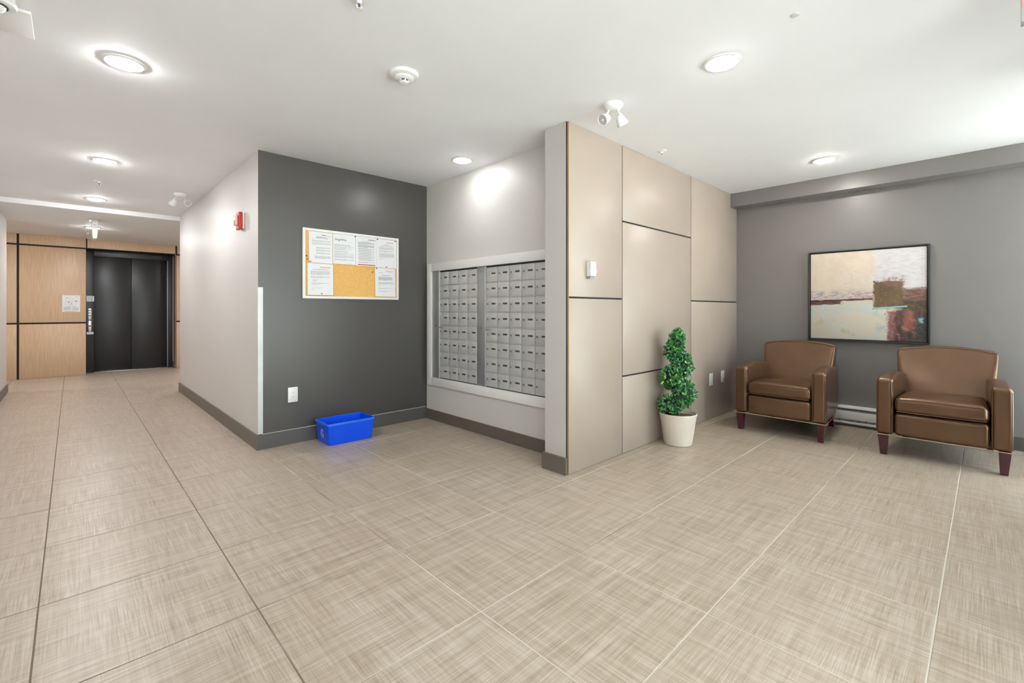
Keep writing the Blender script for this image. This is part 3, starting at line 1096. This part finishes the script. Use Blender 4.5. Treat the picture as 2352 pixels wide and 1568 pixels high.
mb = MB()
for r3 in range(3):
    ph = PI / 2 + r3 * 2 * PI / 3
    R0, R1 = 0.021, 0.033
    ring = []
    n = 6
    for i in range(n + 1):
        a = ph + 0.62 - 1.24 * i / n
        ring.append((R0, a))
    for (i) in range(n):
        a0, a1 = ring[i][1], ring[i + 1][1]
        qd = [bin_face(3.965, 0.088, math.cos(u) * r_ * 0.95, math.sin(u) * r_ * 1.15) for r_, u in ((R0, a0), (R1, a0), (R1, a1), (R0, a1))]
        mb.add(qd, [(0, 1, 2, 3)])
    a0 = ring[-1][1]
    qd = [bin_face(3.965, 0.088, math.cos(u) * r_ * 0.95, math.sin(u) * r_ * 1.15) for r_, u in ((R0 - .007, a0), (R1 + .007, a0), (0.027, a0 - 0.55))]
    mb.add(qd, [(0, 1, 2)])
    qd = [bin_face(3.965, 0.088, math.cos(u) * r_, math.sin(u) * r_) for r_, u in ((0.004, ph - 0.5), (0.018, ph - 0.25), (0.018, ph + 0.25), (0.004, ph + .5))]
    mb.add(qd, [(0, 1, 2, 3)])
obj('recycling_mark', mb, plain('pale_blue_print', srgb(190, 206, 248), 0.5), bn, smooth=0)

# ------------------------------------------------------------------ cork board, papers, pins
YB = 4.15
X0, X1, Z0, Z1 = 1.447, 2.381, 1.249, 1.868
cb = thing('cork_board', ((X0 + X1) / 2, YB, Z0), 'white framed cork notice board on the charcoal wall', 'notice board')
fw = 0.022
for (a, b, c, d) in ((X0, X0 + fw, Z0, Z1), (X1 - fw, X1, Z0, Z1), (X0 + fw + .0002, X1 - fw - .0002, Z0, Z0 + fw), (X0 + fw + .0002, X1 - fw - .0002, Z1 - fw, Z1)):
    obj('frame', MB().bevbox(a, b, YB - 0.024, YB - 0.0005, c, d, 0.002), 'white_trim', cb)
obj('cork_sheet', MB().box(X0 + fw, X1 - fw, YB - 0.014, YB - 0.0006, Z0 + fw, Z1 - fw), 'cork', cb)
YC = YB - 0.014


def paper(x0, x1, z0, z1, tilt, dy, label, lines):
    """lines: list of (u0, u1, v, h, material) in 0..1 of the sheet"""
    t_ = thing('paper_notice', ((x0 + x1) / 2, YC - dy, z0), label, 'notice')
    cx_, cz_ = (x0 + x1) / 2, z1
    ct, st = math.cos(tilt), math.sin(tilt)

    def at(u, v, e=0.0):
        x, z = (x0 + (x1 - x0) * u) - cx_, (z0 + (z1 - z0) * v) - cz_
        curl = 0.006 * (1 - v) ** 2
        return (cx_ + x * ct - z * st, YC - dy - curl - e, cz_ + x * st + z * ct)
    mb = MB()
    n = 6
    vs = [at(i, j / n) for j in range(n + 1) for i in (0, 1)] + [at(i, j / n, 0.0005) for j in range(n + 1) for i in (0, 1)]
    fs = []
    o = 2 * (n + 1)
    for j in range(n):
        fs += [(2 * j, 2 * j + 2, 2 * j + 3, 2 * j + 1), (o + 2 * j, o + 2 * j + 1, o + 2 * j + 3, o + 2 * j + 2),
               (2 * j, o + 2 * j, o + 2 * j + 2, 2 * j + 2), (2 * j + 1, 2 * j + 3, o + 2 * j + 3, o + 2 * j + 1)]
    fs += [(0, 1, o + 1, o), (2 * n, o + 2 * n, o + 2 * n + 1, 2 * n + 1)]
    mb.add(vs, fs)
    sh = obj('sheet', mb, 'paper', t_)
    groups = {}
    for (u0, u1, v, h, mt) in lines:
        if mt.startswith('T:'):
            continue
        g_ = groups.setdefault(mt, MB())
        # words: break the line so it reads as print
        u = u0
        rr = random.Random(int(u0 * 1000 + v * 7919 + x0 * 333))
        while u < u1 - 0.004:
            wl = rr.uniform(0.03, 0.10) if h < 0.02 else (u1 - u0)
            ue = min(u + wl, u1)
            g_.add([at(u, v, .0009), at(ue, v, .0009), at(ue, v + h, .0009), at(u, v + h, .0009)], [(0, 1, 2, 3)])
            u = ue + 0.012
    for mt, g_ in groups.items():
        obj('print', g_, mt, t_, smooth=0)['kind'] = 'stuff'
    for (u0, u1, v, h, mt) in lines:
        if mt.startswith('T:'):
            o_ = at(u0, v, 0.0009)
            tb = text_mb(mt[2:], h, o_, (ct, 0, st), (-st, 0, ct), 0.0003)
            obj('heading', tb, 'ink', t_, smooth=0)
    return t_


def para(u0, u1, v, n, mt='ink_grey', dv=0.019, h=0.010, last=0.6):
    return [(u0, u1 if i < n - 1 else u0 + (u1 - u0) * last, v - i * dv, h, mt) for i in range(n)]


L1 = [(0.53, 0.72, 0.895, 0.022, 'ink_mid'), (0.74, 0.92, 0.882, 0.014, 'ink_grey'), (0.30, 0.74, 0.83, 0.012, 'ink'), (0.29, 0.80, 0.80, 0.012, 'ink')]
L1 += para(0.12, 0.32, 0.76, 1) + para(0.12, 0.92, 0.72, 3) + para(0.12, 0.92, 0.64, 3) + para(0.12, 0.45, 0.57, 1)
L1 += para(0.30, 0.9, 0.50, 3) + para(0.30, 0.9, 0.42, 3) + para(0.30, 0.9, 0.33, 3) + para(0.24, 0.9, 0.22, 5)
paper(1.499, 1.709, 1.566, 1.8430, 0.0, 0.0022, 'typed letter pinned at the top left of the cork board', L1)
L2 = [(0.10, 0, 0.79, 0.024, "T:Dogs'N'Us"), (0.06, 0.78, 0.625, 0.016, 'ink_mid')] + para(0.06, 0.93, 0.58, 2) + para(0.06, 0.88, 0.53, 2) + para(0.06, 0.8, 0.485, 2)
L2 += [(0.06, 0.66, 0.41, 0.015, 'ink_mid')] + para(0.06, 0.93, 0.365, 2) + para(0.06, 0.93, 0.32, 2) + para(0.06, 0.93, 0.27, 4) + para(0.06, 0.93, 0.16, 3)
L2 += [(0.60, 0.85, 0.02, 0.008, 'ink_grey')]
paper(1.7125, 1.925, 1.570, 1.8450, 0.0, 0.0030, "typed sheet headed Dogs'N'Us on the cork board", L2)
L3 = [(0.60, 0, 0.895, 0.020, 'T:Judgment'), (0.30, 0.72, 0.835, 0.012, 'ink_mid')] + para(0.12, 0.9, 0.80, 4, 'ink_mid') + para(0.12, 0.9, 0.71, 5, 'ink_mid')
for i in range(8):
    L3 += para(0.12 + 0.02 * (i % 2), 0.9, 0.595 - i * 0.055, 2, 'ink_mid', last=0.8)
L3 += para(0.12, 0.9, 0.13, 2, 'ink_mid') + [(0.10, 0.94, 0.025, 0.036, 'ink_red')]
paper(1.9275, 2.137, 1.5665, 1.8455, 0.0, 0.0038, 'dense typed sheet with a red bar along its foot', L3)
L4 = [(0.50, 0.86, 0.872, 0.034, 'ink_pink'), (0.53, 0.72, 0.88, 0.016, 'ink_mid'), (0.38, 0.66, 0.80, 0.012, 'ink_mid'), (0.22, 0.82, 0.76, 0.012, 'ink_mid')]
L4 += para(0.14, 0.86, 0.71, 5, 'ink_grey') + para(0.14, 0.86, 0.59, 3) + para(0.14, 0.88, 0.50, 8) + para(0.14, 0.6, 0.32, 1) + para(0.14, 0.4, 0.28, 1)
paper(2.139, 2.356, 1.5645, 1.8440, 0.0, 0.0022, 'typed letter pinned at the top right of the cork board', L4)
L5 = [(0.48, 0.88, 0.862, 0.036, 'ink_pink'), (0.50, 0.70, 0.872, 0.018, 'ink_mid'), (0.20, 0.80, 0.80, 0.014, 'ink_mid')]
L5 += para(0.12, 0.86, 0.75, 7) + para(0.12, 0.86, 0.58, 3) + para(0.16, 0.6, 0.49, 1) + para(0.2, 0.4, 0.45, 2) + para(0.14, 0.84, 0.37, 2) + para(0.14, 0.5, 0.31, 1) + para(0.14, 0.8, 0.22, 1) + para(0.14, 0.34, 0.18, 1)
paper(1.488, 1.713, 1.281, 1.562, 0.0, 0.0046, 'letter with a pale red heading at the lower left of the cork board', L5)
L6 = [(0.52, 0.88, 0.872, 0.030, 'ink_pink'), (0.16, 0.40, 0.83, 0.010, 'ink_mid'), (0.34, 0.74, 0.735, 0.016, 'ink_mid')]
L6 += para(0.16, 0.86, 0.68, 7, 'ink_mid') + para(0.16, 0.9, 0.50, 5) + para(0.16, 0.56, 0.37, 1) + para(0.16, 0.86, 0.29, 2) + para(0.16, 0.78, 0.19, 2)
paper(2.125, 2.343, 1.280, 1.560, 0.0, 0.0046, 'letter pinned at the lower right of the cork board', L6)


def pin(x, z, mt, e, label, d=(0, -1, 0.0)):
    t_ = thing('push_pin', (x, YC - e, z), label, 'push pin', 'push pins on the cork board')
    Mx = frame_axis((x, YC - e, z), d)
    obj('head', MB().lathe([(0.0045, 0.0), (0.0048, 0.002), (0.0026, 0.004), (0.0024, 0.009), (0.0042, 0.011), (0.0044, 0.0135), (0.003, 0.0145)], 12, Mx), mt, t_)
    return t_


pin(1.479, 1.623, 'pin_black', 0.0, 'black push pin at the bare left edge of the cork board')
pin(1.486, 1.592, 'pin_green', 0.0, 'green push pin at the left edge of the cork board', (-0.3, -1, 0.3))
pin(1.507, 1.574, 'pin_red', 0.007, 'red push pin at the foot of the top left letter', (0.3, -1, 0.2))
pin(1.922, 1.839, 'pin_black', 0.0035, "black push pin on the top corner between the Dogs'N'Us sheet and the dense sheet")
pin(2.149, 1.836, 'pin_black', 0.003, 'black push pin on the top left corner of the top right letter')
pin(2.344, 1.836, 'pin_black', 0.003, 'black push pin on the top right corner of the top right letter')
pin(2.139, 1.553, 'pin_black', 0.006, 'black push pin on the top corner of the lower right letter')
pin(2.242, 1.570, 'pin_red', 0.008, 'dark red push pin at the foot of the top right letter', (0.3, -1, 0.2))
pin(1.606, 1.293, 'pin_red', 0.011, 'red push pin at the foot of the lower left letter')
pin(1.881, 1.541, 'pin_white', 0.0, 'upper white push pin in the bare cork')
pin(1.845, 1.401, 'pin_white', 0.0, 'lower white push pin in the bare cork')
pin(2.097, 1.510, 'pin_black', 0.0, 'tilted black push pin in the bare cork by the lower right letter', (0.5, -1, 0.9))
pin(2.331, 1.547, 'pin_white', 0.006, 'pale push pin on the top right corner of the lower right letter')

# ------------------------------------------------------------------ mailbox bank
XM = 2.73
mbk = thing('mailbox_bank', (XM, 3.25, 0.36), 'aluminium bank of small mailboxes in a white frame', 'mailboxes')
FY0, FY1, FZ0, FZ1 = 2.320, 4.105, 0.365, 1.630
fw = 0.082
IZ0, IZ1 = FZ0 + fw, FZ1 - fw
for (a, b, c, d) in ((FY1 - fw, FY1, FZ0, FZ1), (FY0, FY0 + fw, FZ0, FZ1), (FY0 + fw + .0002, FY1 - fw - .0002, FZ0, FZ0 + fw), (FY0 + fw + .0002, FY1 - fw - .0002, FZ1 - fw, FZ1)):
    obj('frame', MB().bevbox(XM - 0.028, XM - 0.0005, a, b, c, d, 0.002), 'white_trim', mbk)
obj('back_plate', MB().box(XM - 0.004, XM - 0.0006, FY0 + fw, FY1 - fw, IZ0, IZ1), 'dark_hole', mbk)
CW = 0.1525
pil = [(4.023, 3.902), (3.290, 3.175)]
for (b, a) in pil:
    p = obj('pilaster', MB().bevbox(XM - 0.016, XM - 0.0041, a, b - 0.002, IZ0 + 0.002, IZ1 - 0.002, 0.002), 'alu_dark', mbk)
    yc = (a + b) / 2
    obj('lock', MB().lathe([(0.009, 0), (0.009, 0.003), (0.006, 0.005)], 14, frame_axis((XM - 0.016, yc - 0.004, 0.985), (-1, 0, 0))), 'lock', p)
    obj('name_plate', MB().box(XM - 0.0172, XM - 0.0161, yc - 0.034, yc + 0.034, IZ1 - 0.052, IZ1 - 0.022), 'grey_plastic', p)
    obj('edge_lip', MB().bevbox(XM - 0.020, XM - 0.0042, a - 0.009, a - 0.0005, IZ0 + 0.002, IZ1 - 0.002, 0.001), 'alu', p)
ROWS = 8
RH = (IZ1 - IZ0 - 0.016) / ROWS
gm = 0.0022
dm = MB().bevbox(-0.006, 0, -CW / 2 + gm, CW / 2 - gm, -RH / 2 + gm, RH / 2 - 0.006, 0.0012).mesh('mailbox_door', 'alu')
lm = MB().lathe([(0.0085, 0), (0.0085, 0.004), (0.0065, 0.0065), (0.002, 0.0065)], 14, frame_axis((0, 0, 0), (-1, 0, 0))).mesh('lock', 'lock')
sm_ = MB()
sm_.add(*(lambda pts: ([(0.0, y, z) for y, z in pts] + [(-0.0012, y, z) for y, z in pts],
                       [tuple(range(len(pts))), tuple(range(2 * len(pts) - 1, len(pts) - 1, -1))] +
                       [(i, (i + 1) % len(pts), len(pts) + (i + 1) % len(pts), len(pts) + i) for i in range(len(pts))]))(
    [(p[0], p[1]) for p in rrect(-0.027, 0.027, -0.0075, 0.0075, 0.0045, 0, 3)]))
slm = sm_.mesh('name_slot', 'slot')
fixnormals(slm)
fixnormals(lm)
fixnormals(dm)
rx, ry, rz = mbk.location
XD = XM - 0.0041
for block, (y_left, nc) in enumerate(((3.893, 4), (3.1655, 5))):
    cw = CW - (0.001 if block == 0 else 0)
    for c_ in range(nc):
        for r_ in range(ROWS):
            yc = y_left - (c_ + 0.5) * cw * (0.988 if block == 0 else 1.0)
            zc = IZ1 - 0.010 - (r_ + 0.5) * RH
            dr = inst('mailbox_door', dm, (XD - rx, yc - ry, zc - rz), mbk)
            inst('lock', lm, (-0.0060, 0.052, 0.002), dr)
            if not (block == 1 and c_ == 4 and r_ == ROWS - 1):
                inst('name_slot', slm, (-0.0061, -0.024, 0.006), dr)
    ye = y_left - nc * cw * (0.988 if block == 0 else 1.0)
    for r_ in range(1, ROWS):
        z = IZ1 - 0.010 - r_ * RH
        obj('shelf_lip', MB().bevbox(XD - 0.0105, XD, max(ye, 2.405), y_left, z - 0.0045, z + 0.0012, 0.0008), 'alu', mbk)
    obj('latch', MB().bevbox(XD - 0.022, XD - 0.0107, y_left - 0.065, y_left + 0.004, 0.968, 0.976, 0.002), 'steel', mbk)

# ------------------------------------------------------------------ small wall fittings
def outlet(x0, x1, z0, z1, y, mat, label, kind):
    t_ = thing('wall_outlet' if kind != 'blank' else 'wall_plate', ((x0 + x1) / 2, y, z0), label, 'outlet' if kind != 'blank' else 'wall plate')
    obj('plate', MB().bevbox(x0, x1, y - 0.007, y - 0.0005, z0, z1, 0.003), mat, t_)
    cx_, cz_ = (x0 + x1) / 2, (z0 + z1) / 2
    ins = obj('insert', MB().bevbox(cx_ - 0.017, cx_ + 0.017, y - 0.0095, y - 0.0072, cz_ - 0.036, cz_ + 0.036, 0.001), mat, t_)
    if kind == 'duplex':
        for dz in (0.017, -0.017):
            for dx in (-0.006, 0.006):
                obj('slot', MB().box(cx_ + dx - 0.001, cx_ + dx + 0.001, y - 0.0099, y - 0.0096, cz_ + dz, cz_ + dz + 0.008), 'dark_hole', ins)
            obj('slot', MB().lathe([(0.0024, 0), (0.0024, 0.0004)], 10, frame_axis((cx_, y - 0.0096, cz_ + dz - 0.006), (0, -1, 0))), 'dark_hole', ins)
    if kind == 'jack':
        obj('connector', MB().lathe([(0.005, 0), (0.005, 0.012), (0.003, 0.014)], 12, frame_axis((cx_, y - 0.0096, cz_ - 0.018), (0, -1, 0))), 'steel', ins)
    return t_


outlet(1.331, 1.411, 0.355, 0.483, YB, 'white', 'white duplex power outlet on the charcoal wall', 'duplex')
YPn = 2.0195
outlet(4.807, 4.893, 0.352, 0.480, YPn, 'white_trim', 'cream wall plate on the taupe panel, further from the armchair', 'blank')
outlet(5.112, 5.196, 0.356, 0.480, YPn, 'white_trim', 'cream wall plate with a small jack, beside the armchair', 'jack')

th = thing('chime_box', (2.735, YPn, 1.39), 'small white wall unit with a round knob on the taupe panel', 'wall unit')  # wall thermostat with a round knob
x0, x1 = 2.690, 2.752
obj('body', MB().rbox(x0, x1, YPn - 0.046, YPn - 0.0005, 1.393, 1.500, 0.006, (2, 2, 2), 3), 'white', th)
obj('knob', MB().lathe([(0.021, 0.0), (0.021, 0.005), (0.018, 0.008), (0.002, 0.009)], 28, frame_axis((2.727, YPn - 0.0462, 1.427), (0, -1, 0))), 'white', th)
obj('sensor_cap', MB().rbox(x0 + 0.004, x1 - 0.004, YPn - 0.034, YPn - 0.003, 1.374, 1.3925, 0.004, (1, 1, 1), 2), 'grey_plastic', th)
obj('vent_slot', MB().box(x0 - 0.0006, x0 - 0.0001, YPn - 0.036, YPn - 0.033, 1.440, 1.492), 'grey_plastic', th)

# fire horn / strobe on the corridor wall
fx = 1.10
fs_ = thing('fire_strobe', (fx, 4.62, 1.86), 'red fire alarm strobe with clear lens on the corridor wall', 'fire alarm')
obj('mounting_plate', MB().rbox(fx - 0.012, fx - 0.0005, 4.555, 4.680, 1.868, 2.008, 0.005, (1, 2, 2), 2), 'white', fs_)
obj('body', MB().rbox(fx - 0.042, fx - 0.0122, 4.565, 4.672, 1.862, 2.016, 0.008, (2, 2, 2), 3), 'red', fs_)
obj('lens', MB().rbox(fx - 0.066, fx - 0.0422, 4.588, 4.650, 1.895, 1.992, 0.012, (2, 2, 2), 3), 'clear', fs_)
obj('lens_rib', MB().rbox(fx - 0.070, fx - 0.0662, 4.606, 4.616, 1.900, 1.945, 0.0015, (1, 1, 1), 2), 'red', fs_)

# evacuation notice and lift fittings
nt = thing('paper_notice', (-0.01, YE, 1.112), 'white evacuation plan sheet on the maple panel by the elevator', 'notice')
yn = YE - 0.0004
obj('sheet', MB().box(-0.121, 0.101, yn - 0.0008, yn, 1.112, 1.400), 'paper', nt)
mb, mb2, mb3 = MB(), MB(), MB()


def strip(mb, x0, x1, z0, z1, y):
    mb.add([(x0, y, z0), (x1, y, z0), (x1, y, z1), (x0, y, z1)], [(0, 1, 2, 3)])


ys = yn - 0.0012
strip(mb, 0.035, 0.068, 1.290, 1.303, ys)
strip(mb, 0.045, 0.058, 1.250, 1.256, ys)
strip(mb, -0.05, -0.035, 1.270, 1.290, ys)
strip(mb, -0.012, -0.006, 1.235, 1.275, ys)
for (a, b, z) in ((-0.08, -0.045, 1.355), (0.04, 0.075, 1.37), (-0.07, -0.01, 1.206), (0.0, 0.05, 1.206), (-0.09, 0.07, 1.118)):
    strip(mb2, a, b, z, z + 0.007, ys)
for (x0, x1, z0, z1) in ((-0.075, 0.01, 1.345, 1.347), (-0.075, 0.01, 1.236, 1.238), (-0.075, -0.073, 1.236, 1.347), (0.008, 0.010, 1.236, 1.347),
                         (-0.03, -0.028, 1.236, 1.345), (-0.075, 0.01, 1.300, 1.302), (0.036, 0.068, 1.31, 1.312), (0.036, 0.038, 1.31, 1.34), (0.066, 0.068, 1.31, 1.34)):
    strip(mb3, x0, x1, z0, z1, ys)
for i in range(5):
    strip(mb3, -0.105, -0.012, 1.190 - i * 0.012, 1.196 - i * 0.012, ys)
    strip(mb3, 0.002, 0.085, 1.186 - i * 0.012, 1.192 - i * 0.012, ys)
obj('print', mb, 'ink_mid', nt, smooth=0)['kind'] = 'stuff'
obj('print', mb2, 'ink_grey', nt, smooth=0)['kind'] = 'stuff'
obj('print', mb3, 'ink_grey', nt, smooth=0)['kind'] = 'stuff'

ls_ = thing('safety_sign', (0.24, YD, 1.30), 'small white safety sign on the elevator frame above the call panel', 'sign')
obj('plate', MB().bevbox(0.1875, 0.2915, YD - 0.003, YD - 0.0003, 1.300, 1.402, 0.001), 'paper', ls_)
mb = MB()
strip(mb, 0.250, 0.266, 1.322, 1.340, YD - 0.0034)
strip(mb, 0.214, 0.221, 1.326, 1.342, YD - 0.0034)
obj('symbol', mb, 'ink_mid', ls_, smooth=0)['kind'] = 'stuff'
mb = MB()
for i in range(3):
    strip(mb, 0.200, 0.278, 1.384 - i * 0.012, 1.388 - i * 0.012, YD - 0.0034)
obj('print', mb, 'ink_grey', ls_, smooth=0)['kind'] = 'stuff'
cp = thing('call_panel', (0.232, YD, 0.70), 'steel elevator call panel with a red ringed key switch', 'call panel')
up_ = obj('button_plate', MB().bevbox(0.206, 0.258, YD - 0.006, YD - 0.0003, 0.967, 1.170, 0.001), 'steel', cp)
for z in (1.135, 1.090, 1.045):
    obj('button', MB().lathe([(0.014, 0), (0.014, 0.004), (0.011, 0.006)], 18, frame_axis((0.232, YD - 0.0061, z), (0, -1, 0))), 'grey_plastic', up_)
lp = obj('key_plate', MB().bevbox(0.208, 0.258, YD - 0.006, YD - 0.0003, 0.750, 0.948, 0.001), 'steel', cp)
obj('key_ring', MB().lathe([(0.011, 0.0), (0.018, 0.0), (0.018, 0.003), (0.011, 0.003)], 20, frame_axis((0.232, YD - 0.0061, 0.852), (0, -1, 0))),
    plain('red_ring', srgb(190, 40, 74), 0.4), lp)
obj('tag_plate', MB().bevbox(0.191, 0.284, YD - 0.004, YD - 0.0003, 0.700, 0.744, 0.001), 'paper', cp)

# ------------------------------------------------------------------ ceiling fittings
def smoke(x, y):
    t_ = thing('smoke_detector', (x, y, H), 'round white smoke detector on the ceiling', 'smoke detector')
    T_ = Matrix.Translation((x, y, H)) @ Matrix.Rotation(PI, 4, 'X')
    obj('base', MB().lathe([(0.079, 0.0005), (0.079, 0.010), (0.076, 0.018), (0.066, 0.022), (0.054, 0.0225)], 40, T_), 'white', t_)
    hd = obj('head', MB().lathe([(0.052, 0.0227), (0.052, 0.030), (0.044, 0.036), (0.030, 0.038)], 40, T_), 'white', t_)
    obj('cap', MB().lathe([(0.022, 0.0382), (0.022, 0.051), (0.020, 0.054), (0.012, 0.055)], 28, T_), 'white', t_)
    obj('vent', MB().lathe([(0.0245, 0.0384), (0.0245, 0.0465)], 28, T_, close=False), 'dark_hole', hd)
    for a in range(6):
        aa = a * PI / 3 + 0.25
        obj('vent_post', MB().box(-0.0035, 0.0035, -0.002, 0.003, H - 0.050, H - 0.0385), 'white', hd)
        o = C.objects[-1] if False else None
    obj('lip', MB().lathe([(0.0225, 0.0465), (0.028, 0.0467), (0.028, 0.050), (0.0225, 0.0512)], 28, T_, close=False), 'white', hd)
    return t_


sd = smoke(1.331, 2.249)
# set the posts round the vent
posts = [c for h_ in sd.children for c in h_.children if c.name.startswith('vent_post')]
for i, c in enumerate(posts):
    a = i * PI / 3 + 0.25
    for v_ in c.data.vertices:
        x, y, z = v_.co.x + sd.location.x, v_.co.y + sd.location.y, v_.co.z + sd.location.z - H
        r = 0.0262
        v_.co = (math.cos(a) * r + x * -math.sin(a) + y * math.cos(a), math.sin(a) * r + x * math.cos(a) + y * math.sin(a), z)


def sprinkler(x, y, z, label):
    t_ = thing('fire_sprinkler', (x, y, z), label, 'sprinkler', 'ceiling fire sprinklers')
    T_ = Matrix.Translation((x, y, z)) @ Matrix.Rotation(PI, 4, 'X')
    obj('escutcheon', MB().lathe([(0.040, 0.0005), (0.040, 0.003), (0.030, 0.007), (0.014, 0.009)], 28, T_), 'white', t_)
    obj('body', MB().lathe([(0.011, 0.0092), (0.011, 0.020), (0.008, 0.024)], 16, T_), 'white', t_)
    for s in (-1, 1):
        obj('yoke_arm', MB().tube([(x + s * 0.009, y, z - 0.020), (x + s * 0.013, y, z - 0.032), (x + s * 0.004, y, z - 0.046)], 0.0024, 8), 'white', t_)
    obj('bulb', MB().lathe([(0.0025, 0.0242), (0.0032, 0.033), (0.0025, 0.043)], 10, T_), 'dark_hole', t_)
    obj('deflector', MB().lathe([(0.004, 0.0462), (0.015, 0.048), (0.015, 0.0495), (0.004, 0.050)], 20, T_), 'white', t_)
    return t_


sprinkler(3.51, 1.862, H, 'white ceiling sprinkler above the taupe panels')
sprinkler(0.872, 1.835, H, 'white ceiling sprinkler cut by the top edge of the view')
sprinkler(0.20, 6.27, H, 'white ceiling sprinkler between the corridor downlights')
sprinkler(0.185, 10.15, HD, 'white ceiling sprinkler behind the hanging sign near the elevator')
cm = thing('sprinkler_cover', (2.321, 0.592, H), 'tiny flat grey concealed sprinkler cover on the ceiling', 'sprinkler')
obj('cover_plate', MB().lathe([(0.017, 0.0004), (0.017, 0.002), (0.015, 0.003)], 24, Matrix.Translation((2.321, 0.592, H)) @ Matrix.Rotation(PI, 4, 'X')),
    plain('light_grey_cover', srgb(205, 205, 205), 0.6), cm)


def emergency(x, y, ang, heads, label):
    """ang turns the head pair; heads: list of (offset along pair, aim direction)"""
    t_ = thing('emergency_light', (x, y, H), label, 'emergency light', 'twin-head emergency lights')
    T_ = Matrix.Translation((x, y, H)) @ Matrix.Rotation(PI, 4, 'X')
    obj('canopy', MB().lathe([(0.064, 0.0005), (0.064, 0.006), (0.058, 0.018), (0.046, 0.034), (0.040, 0.036)], 36, T_), 'white', t_)
    ux = Vector((math.cos(ang), math.sin(ang), 0))
    for off, aim in heads:
        b = Vector((x, y, H - 0.034)) + ux * off * 0.6
        j = Vector((x, y, H - 0.066)) + ux * off
        st_ = obj('swivel', MB().tube([b + Vector((0, 0, 0.004)), b.lerp(j, 0.5), j], 0.006, 10), 'white', t_)
        obj('ball', MB().lathe([(0.003, -0.012), (0.010, -0.008), (0.0125, 0), (0.010, 0.008), (0.003, 0.012)], 16, frame_axis(j, (ux.y, -ux.x, 0.1))), 'white', st_)
        d = Vector(aim).normalized()
        p = j + Vector((0, 0, -0.020))
        Mx = frame_axis(p, d)
        hd = obj('lamp_head', MB().lathe([(0.014, -0.018), (0.022, -0.012), (0.034, 0.030), (0.0375, 0.040), (0.0375, 0.046), (0.034, 0.046), (0.032, 0.041)], 28, Mx, close=True), 'white', t_)
        obj('reflector', MB().lathe([(0.032, 0.0412), (0.020, 0.0412), (0.001, 0.0412)], 28, Mx, close=False),
            'alu', hd)
        obj('bulb', MB().lathe([(0.007, 0.0414), (0.007, 0.047), (0.002, 0.050)], 14, Mx), 'clear', hd)
    return t_


emergency(2.495, 1.66, A - PI / 2, [(-0.040, (-0.75, 0.15, -0.45)), (0.045, (0.55, -0.1, -0.75))], 'white twin-head emergency light on the ceiling over the panelled partition')
emergency(0.885, 6.34, -0.55, [(-0.060, (-0.3, 0.75, -0.50)), (0.060, (0.25, -0.75, -0.50))], 'white twin-head emergency light on the corridor ceiling')

# ceiling-hung sign seen edge on
ex = thing('hanging_sign', (0.226, 8.66, HD), 'white ceiling-hung sign seen edge-on before the elevator', 'sign')
T_ = Matrix.Translation((0.226, 8.66, HD)) @ Matrix.Rotation(PI, 4, 'X')
obj('canopy', MB().lathe([(0.075, 0.0005), (0.075, 0.006), (0.060, 0.012)], 28, T_), 'white', ex)
obj('housing', MB().bevbox(0.226 - 0.031, 0.226 + 0.031, 8.53, 8.79, HD - 0.128, HD - 0.0125, 0.004), 'white', ex)
vs = []
for z, a in ((HD - 0.1285, 0.033), (HD - 0.245, 0.024), (HD - 0.275, 0.020)):
    vs.append([(0.226 - a, 8.50, z), (0.226 + a, 8.50, z), (0.226 + a, 8.82, z), (0.226 - a, 8.82, z)])
obj('sign_face', loops(vs), 'white', ex)
obj('lamp_button', MB().lathe([(0.012, 0), (0.012, 0.004), (0.004, 0.008)], 16, frame_axis((0.226, 8.5299, HD - 0.085), (0, -1, 0))), 'clear', ex)

# flat access plate and dome fitting at the top left corner
ap = thing('ceiling_plate', (-0.27, 3.05, H), 'flat white square plate on the ceiling at the top left corner', 'ceiling plate')
obj('plate', MB().bevbox(-0.40, -0.130, 2.920, 3.185, H - 0.014, H - 0.0005, 0.002), 'white', ap)
dmx, dmy = -0.2235, 2.79
dc = thing('dome_camera', (dmx, dmy, H), 'white round dome camera cut by the top left corner', 'camera')
T_ = Matrix.Translation((dmx, dmy, H)) @ Matrix.Rotation(PI, 4, 'X')
obj('housing', MB().lathe([(0.056, 0.0005), (0.056, 0.052), (0.060, 0.058), (0.062, 0.066), (0.058, 0.074), (0.046, 0.076)], 40, T_), 'white', dc)
obj('dome', MB().lathe([(0.030, 0.0762), (0.029, 0.086), (0.022, 0.096), (0.010, 0.102), (0.002, 0.103)], 32, T_), 'white', dc)
obj('ring', MB().lathe([(0.031, 0.0763), (0.036, 0.0763), (0.036, 0.080), (0.031, 0.080)], 32, T_), 'dark_hole', dc)

# edge of a sign by the entrance at the right edge of the view
es = thing('entrance_sign', (2.68, -0.12, H), 'grey edge of a ceiling sign at the top right corner', 'sign')
obj('housing', MB().bevbox(2.605, 2.655, -0.45, -0.090, 2.245, H - 0.0005, 0.004), 'exit_edge', es)
obj('trim', MB().bevbox(2.602, 2.6048, -0.44, -0.092, 2.30, H - 0.01, 0.001), 'ink_pink', es)  # pale red strip: the lit sign's red glow put into colour
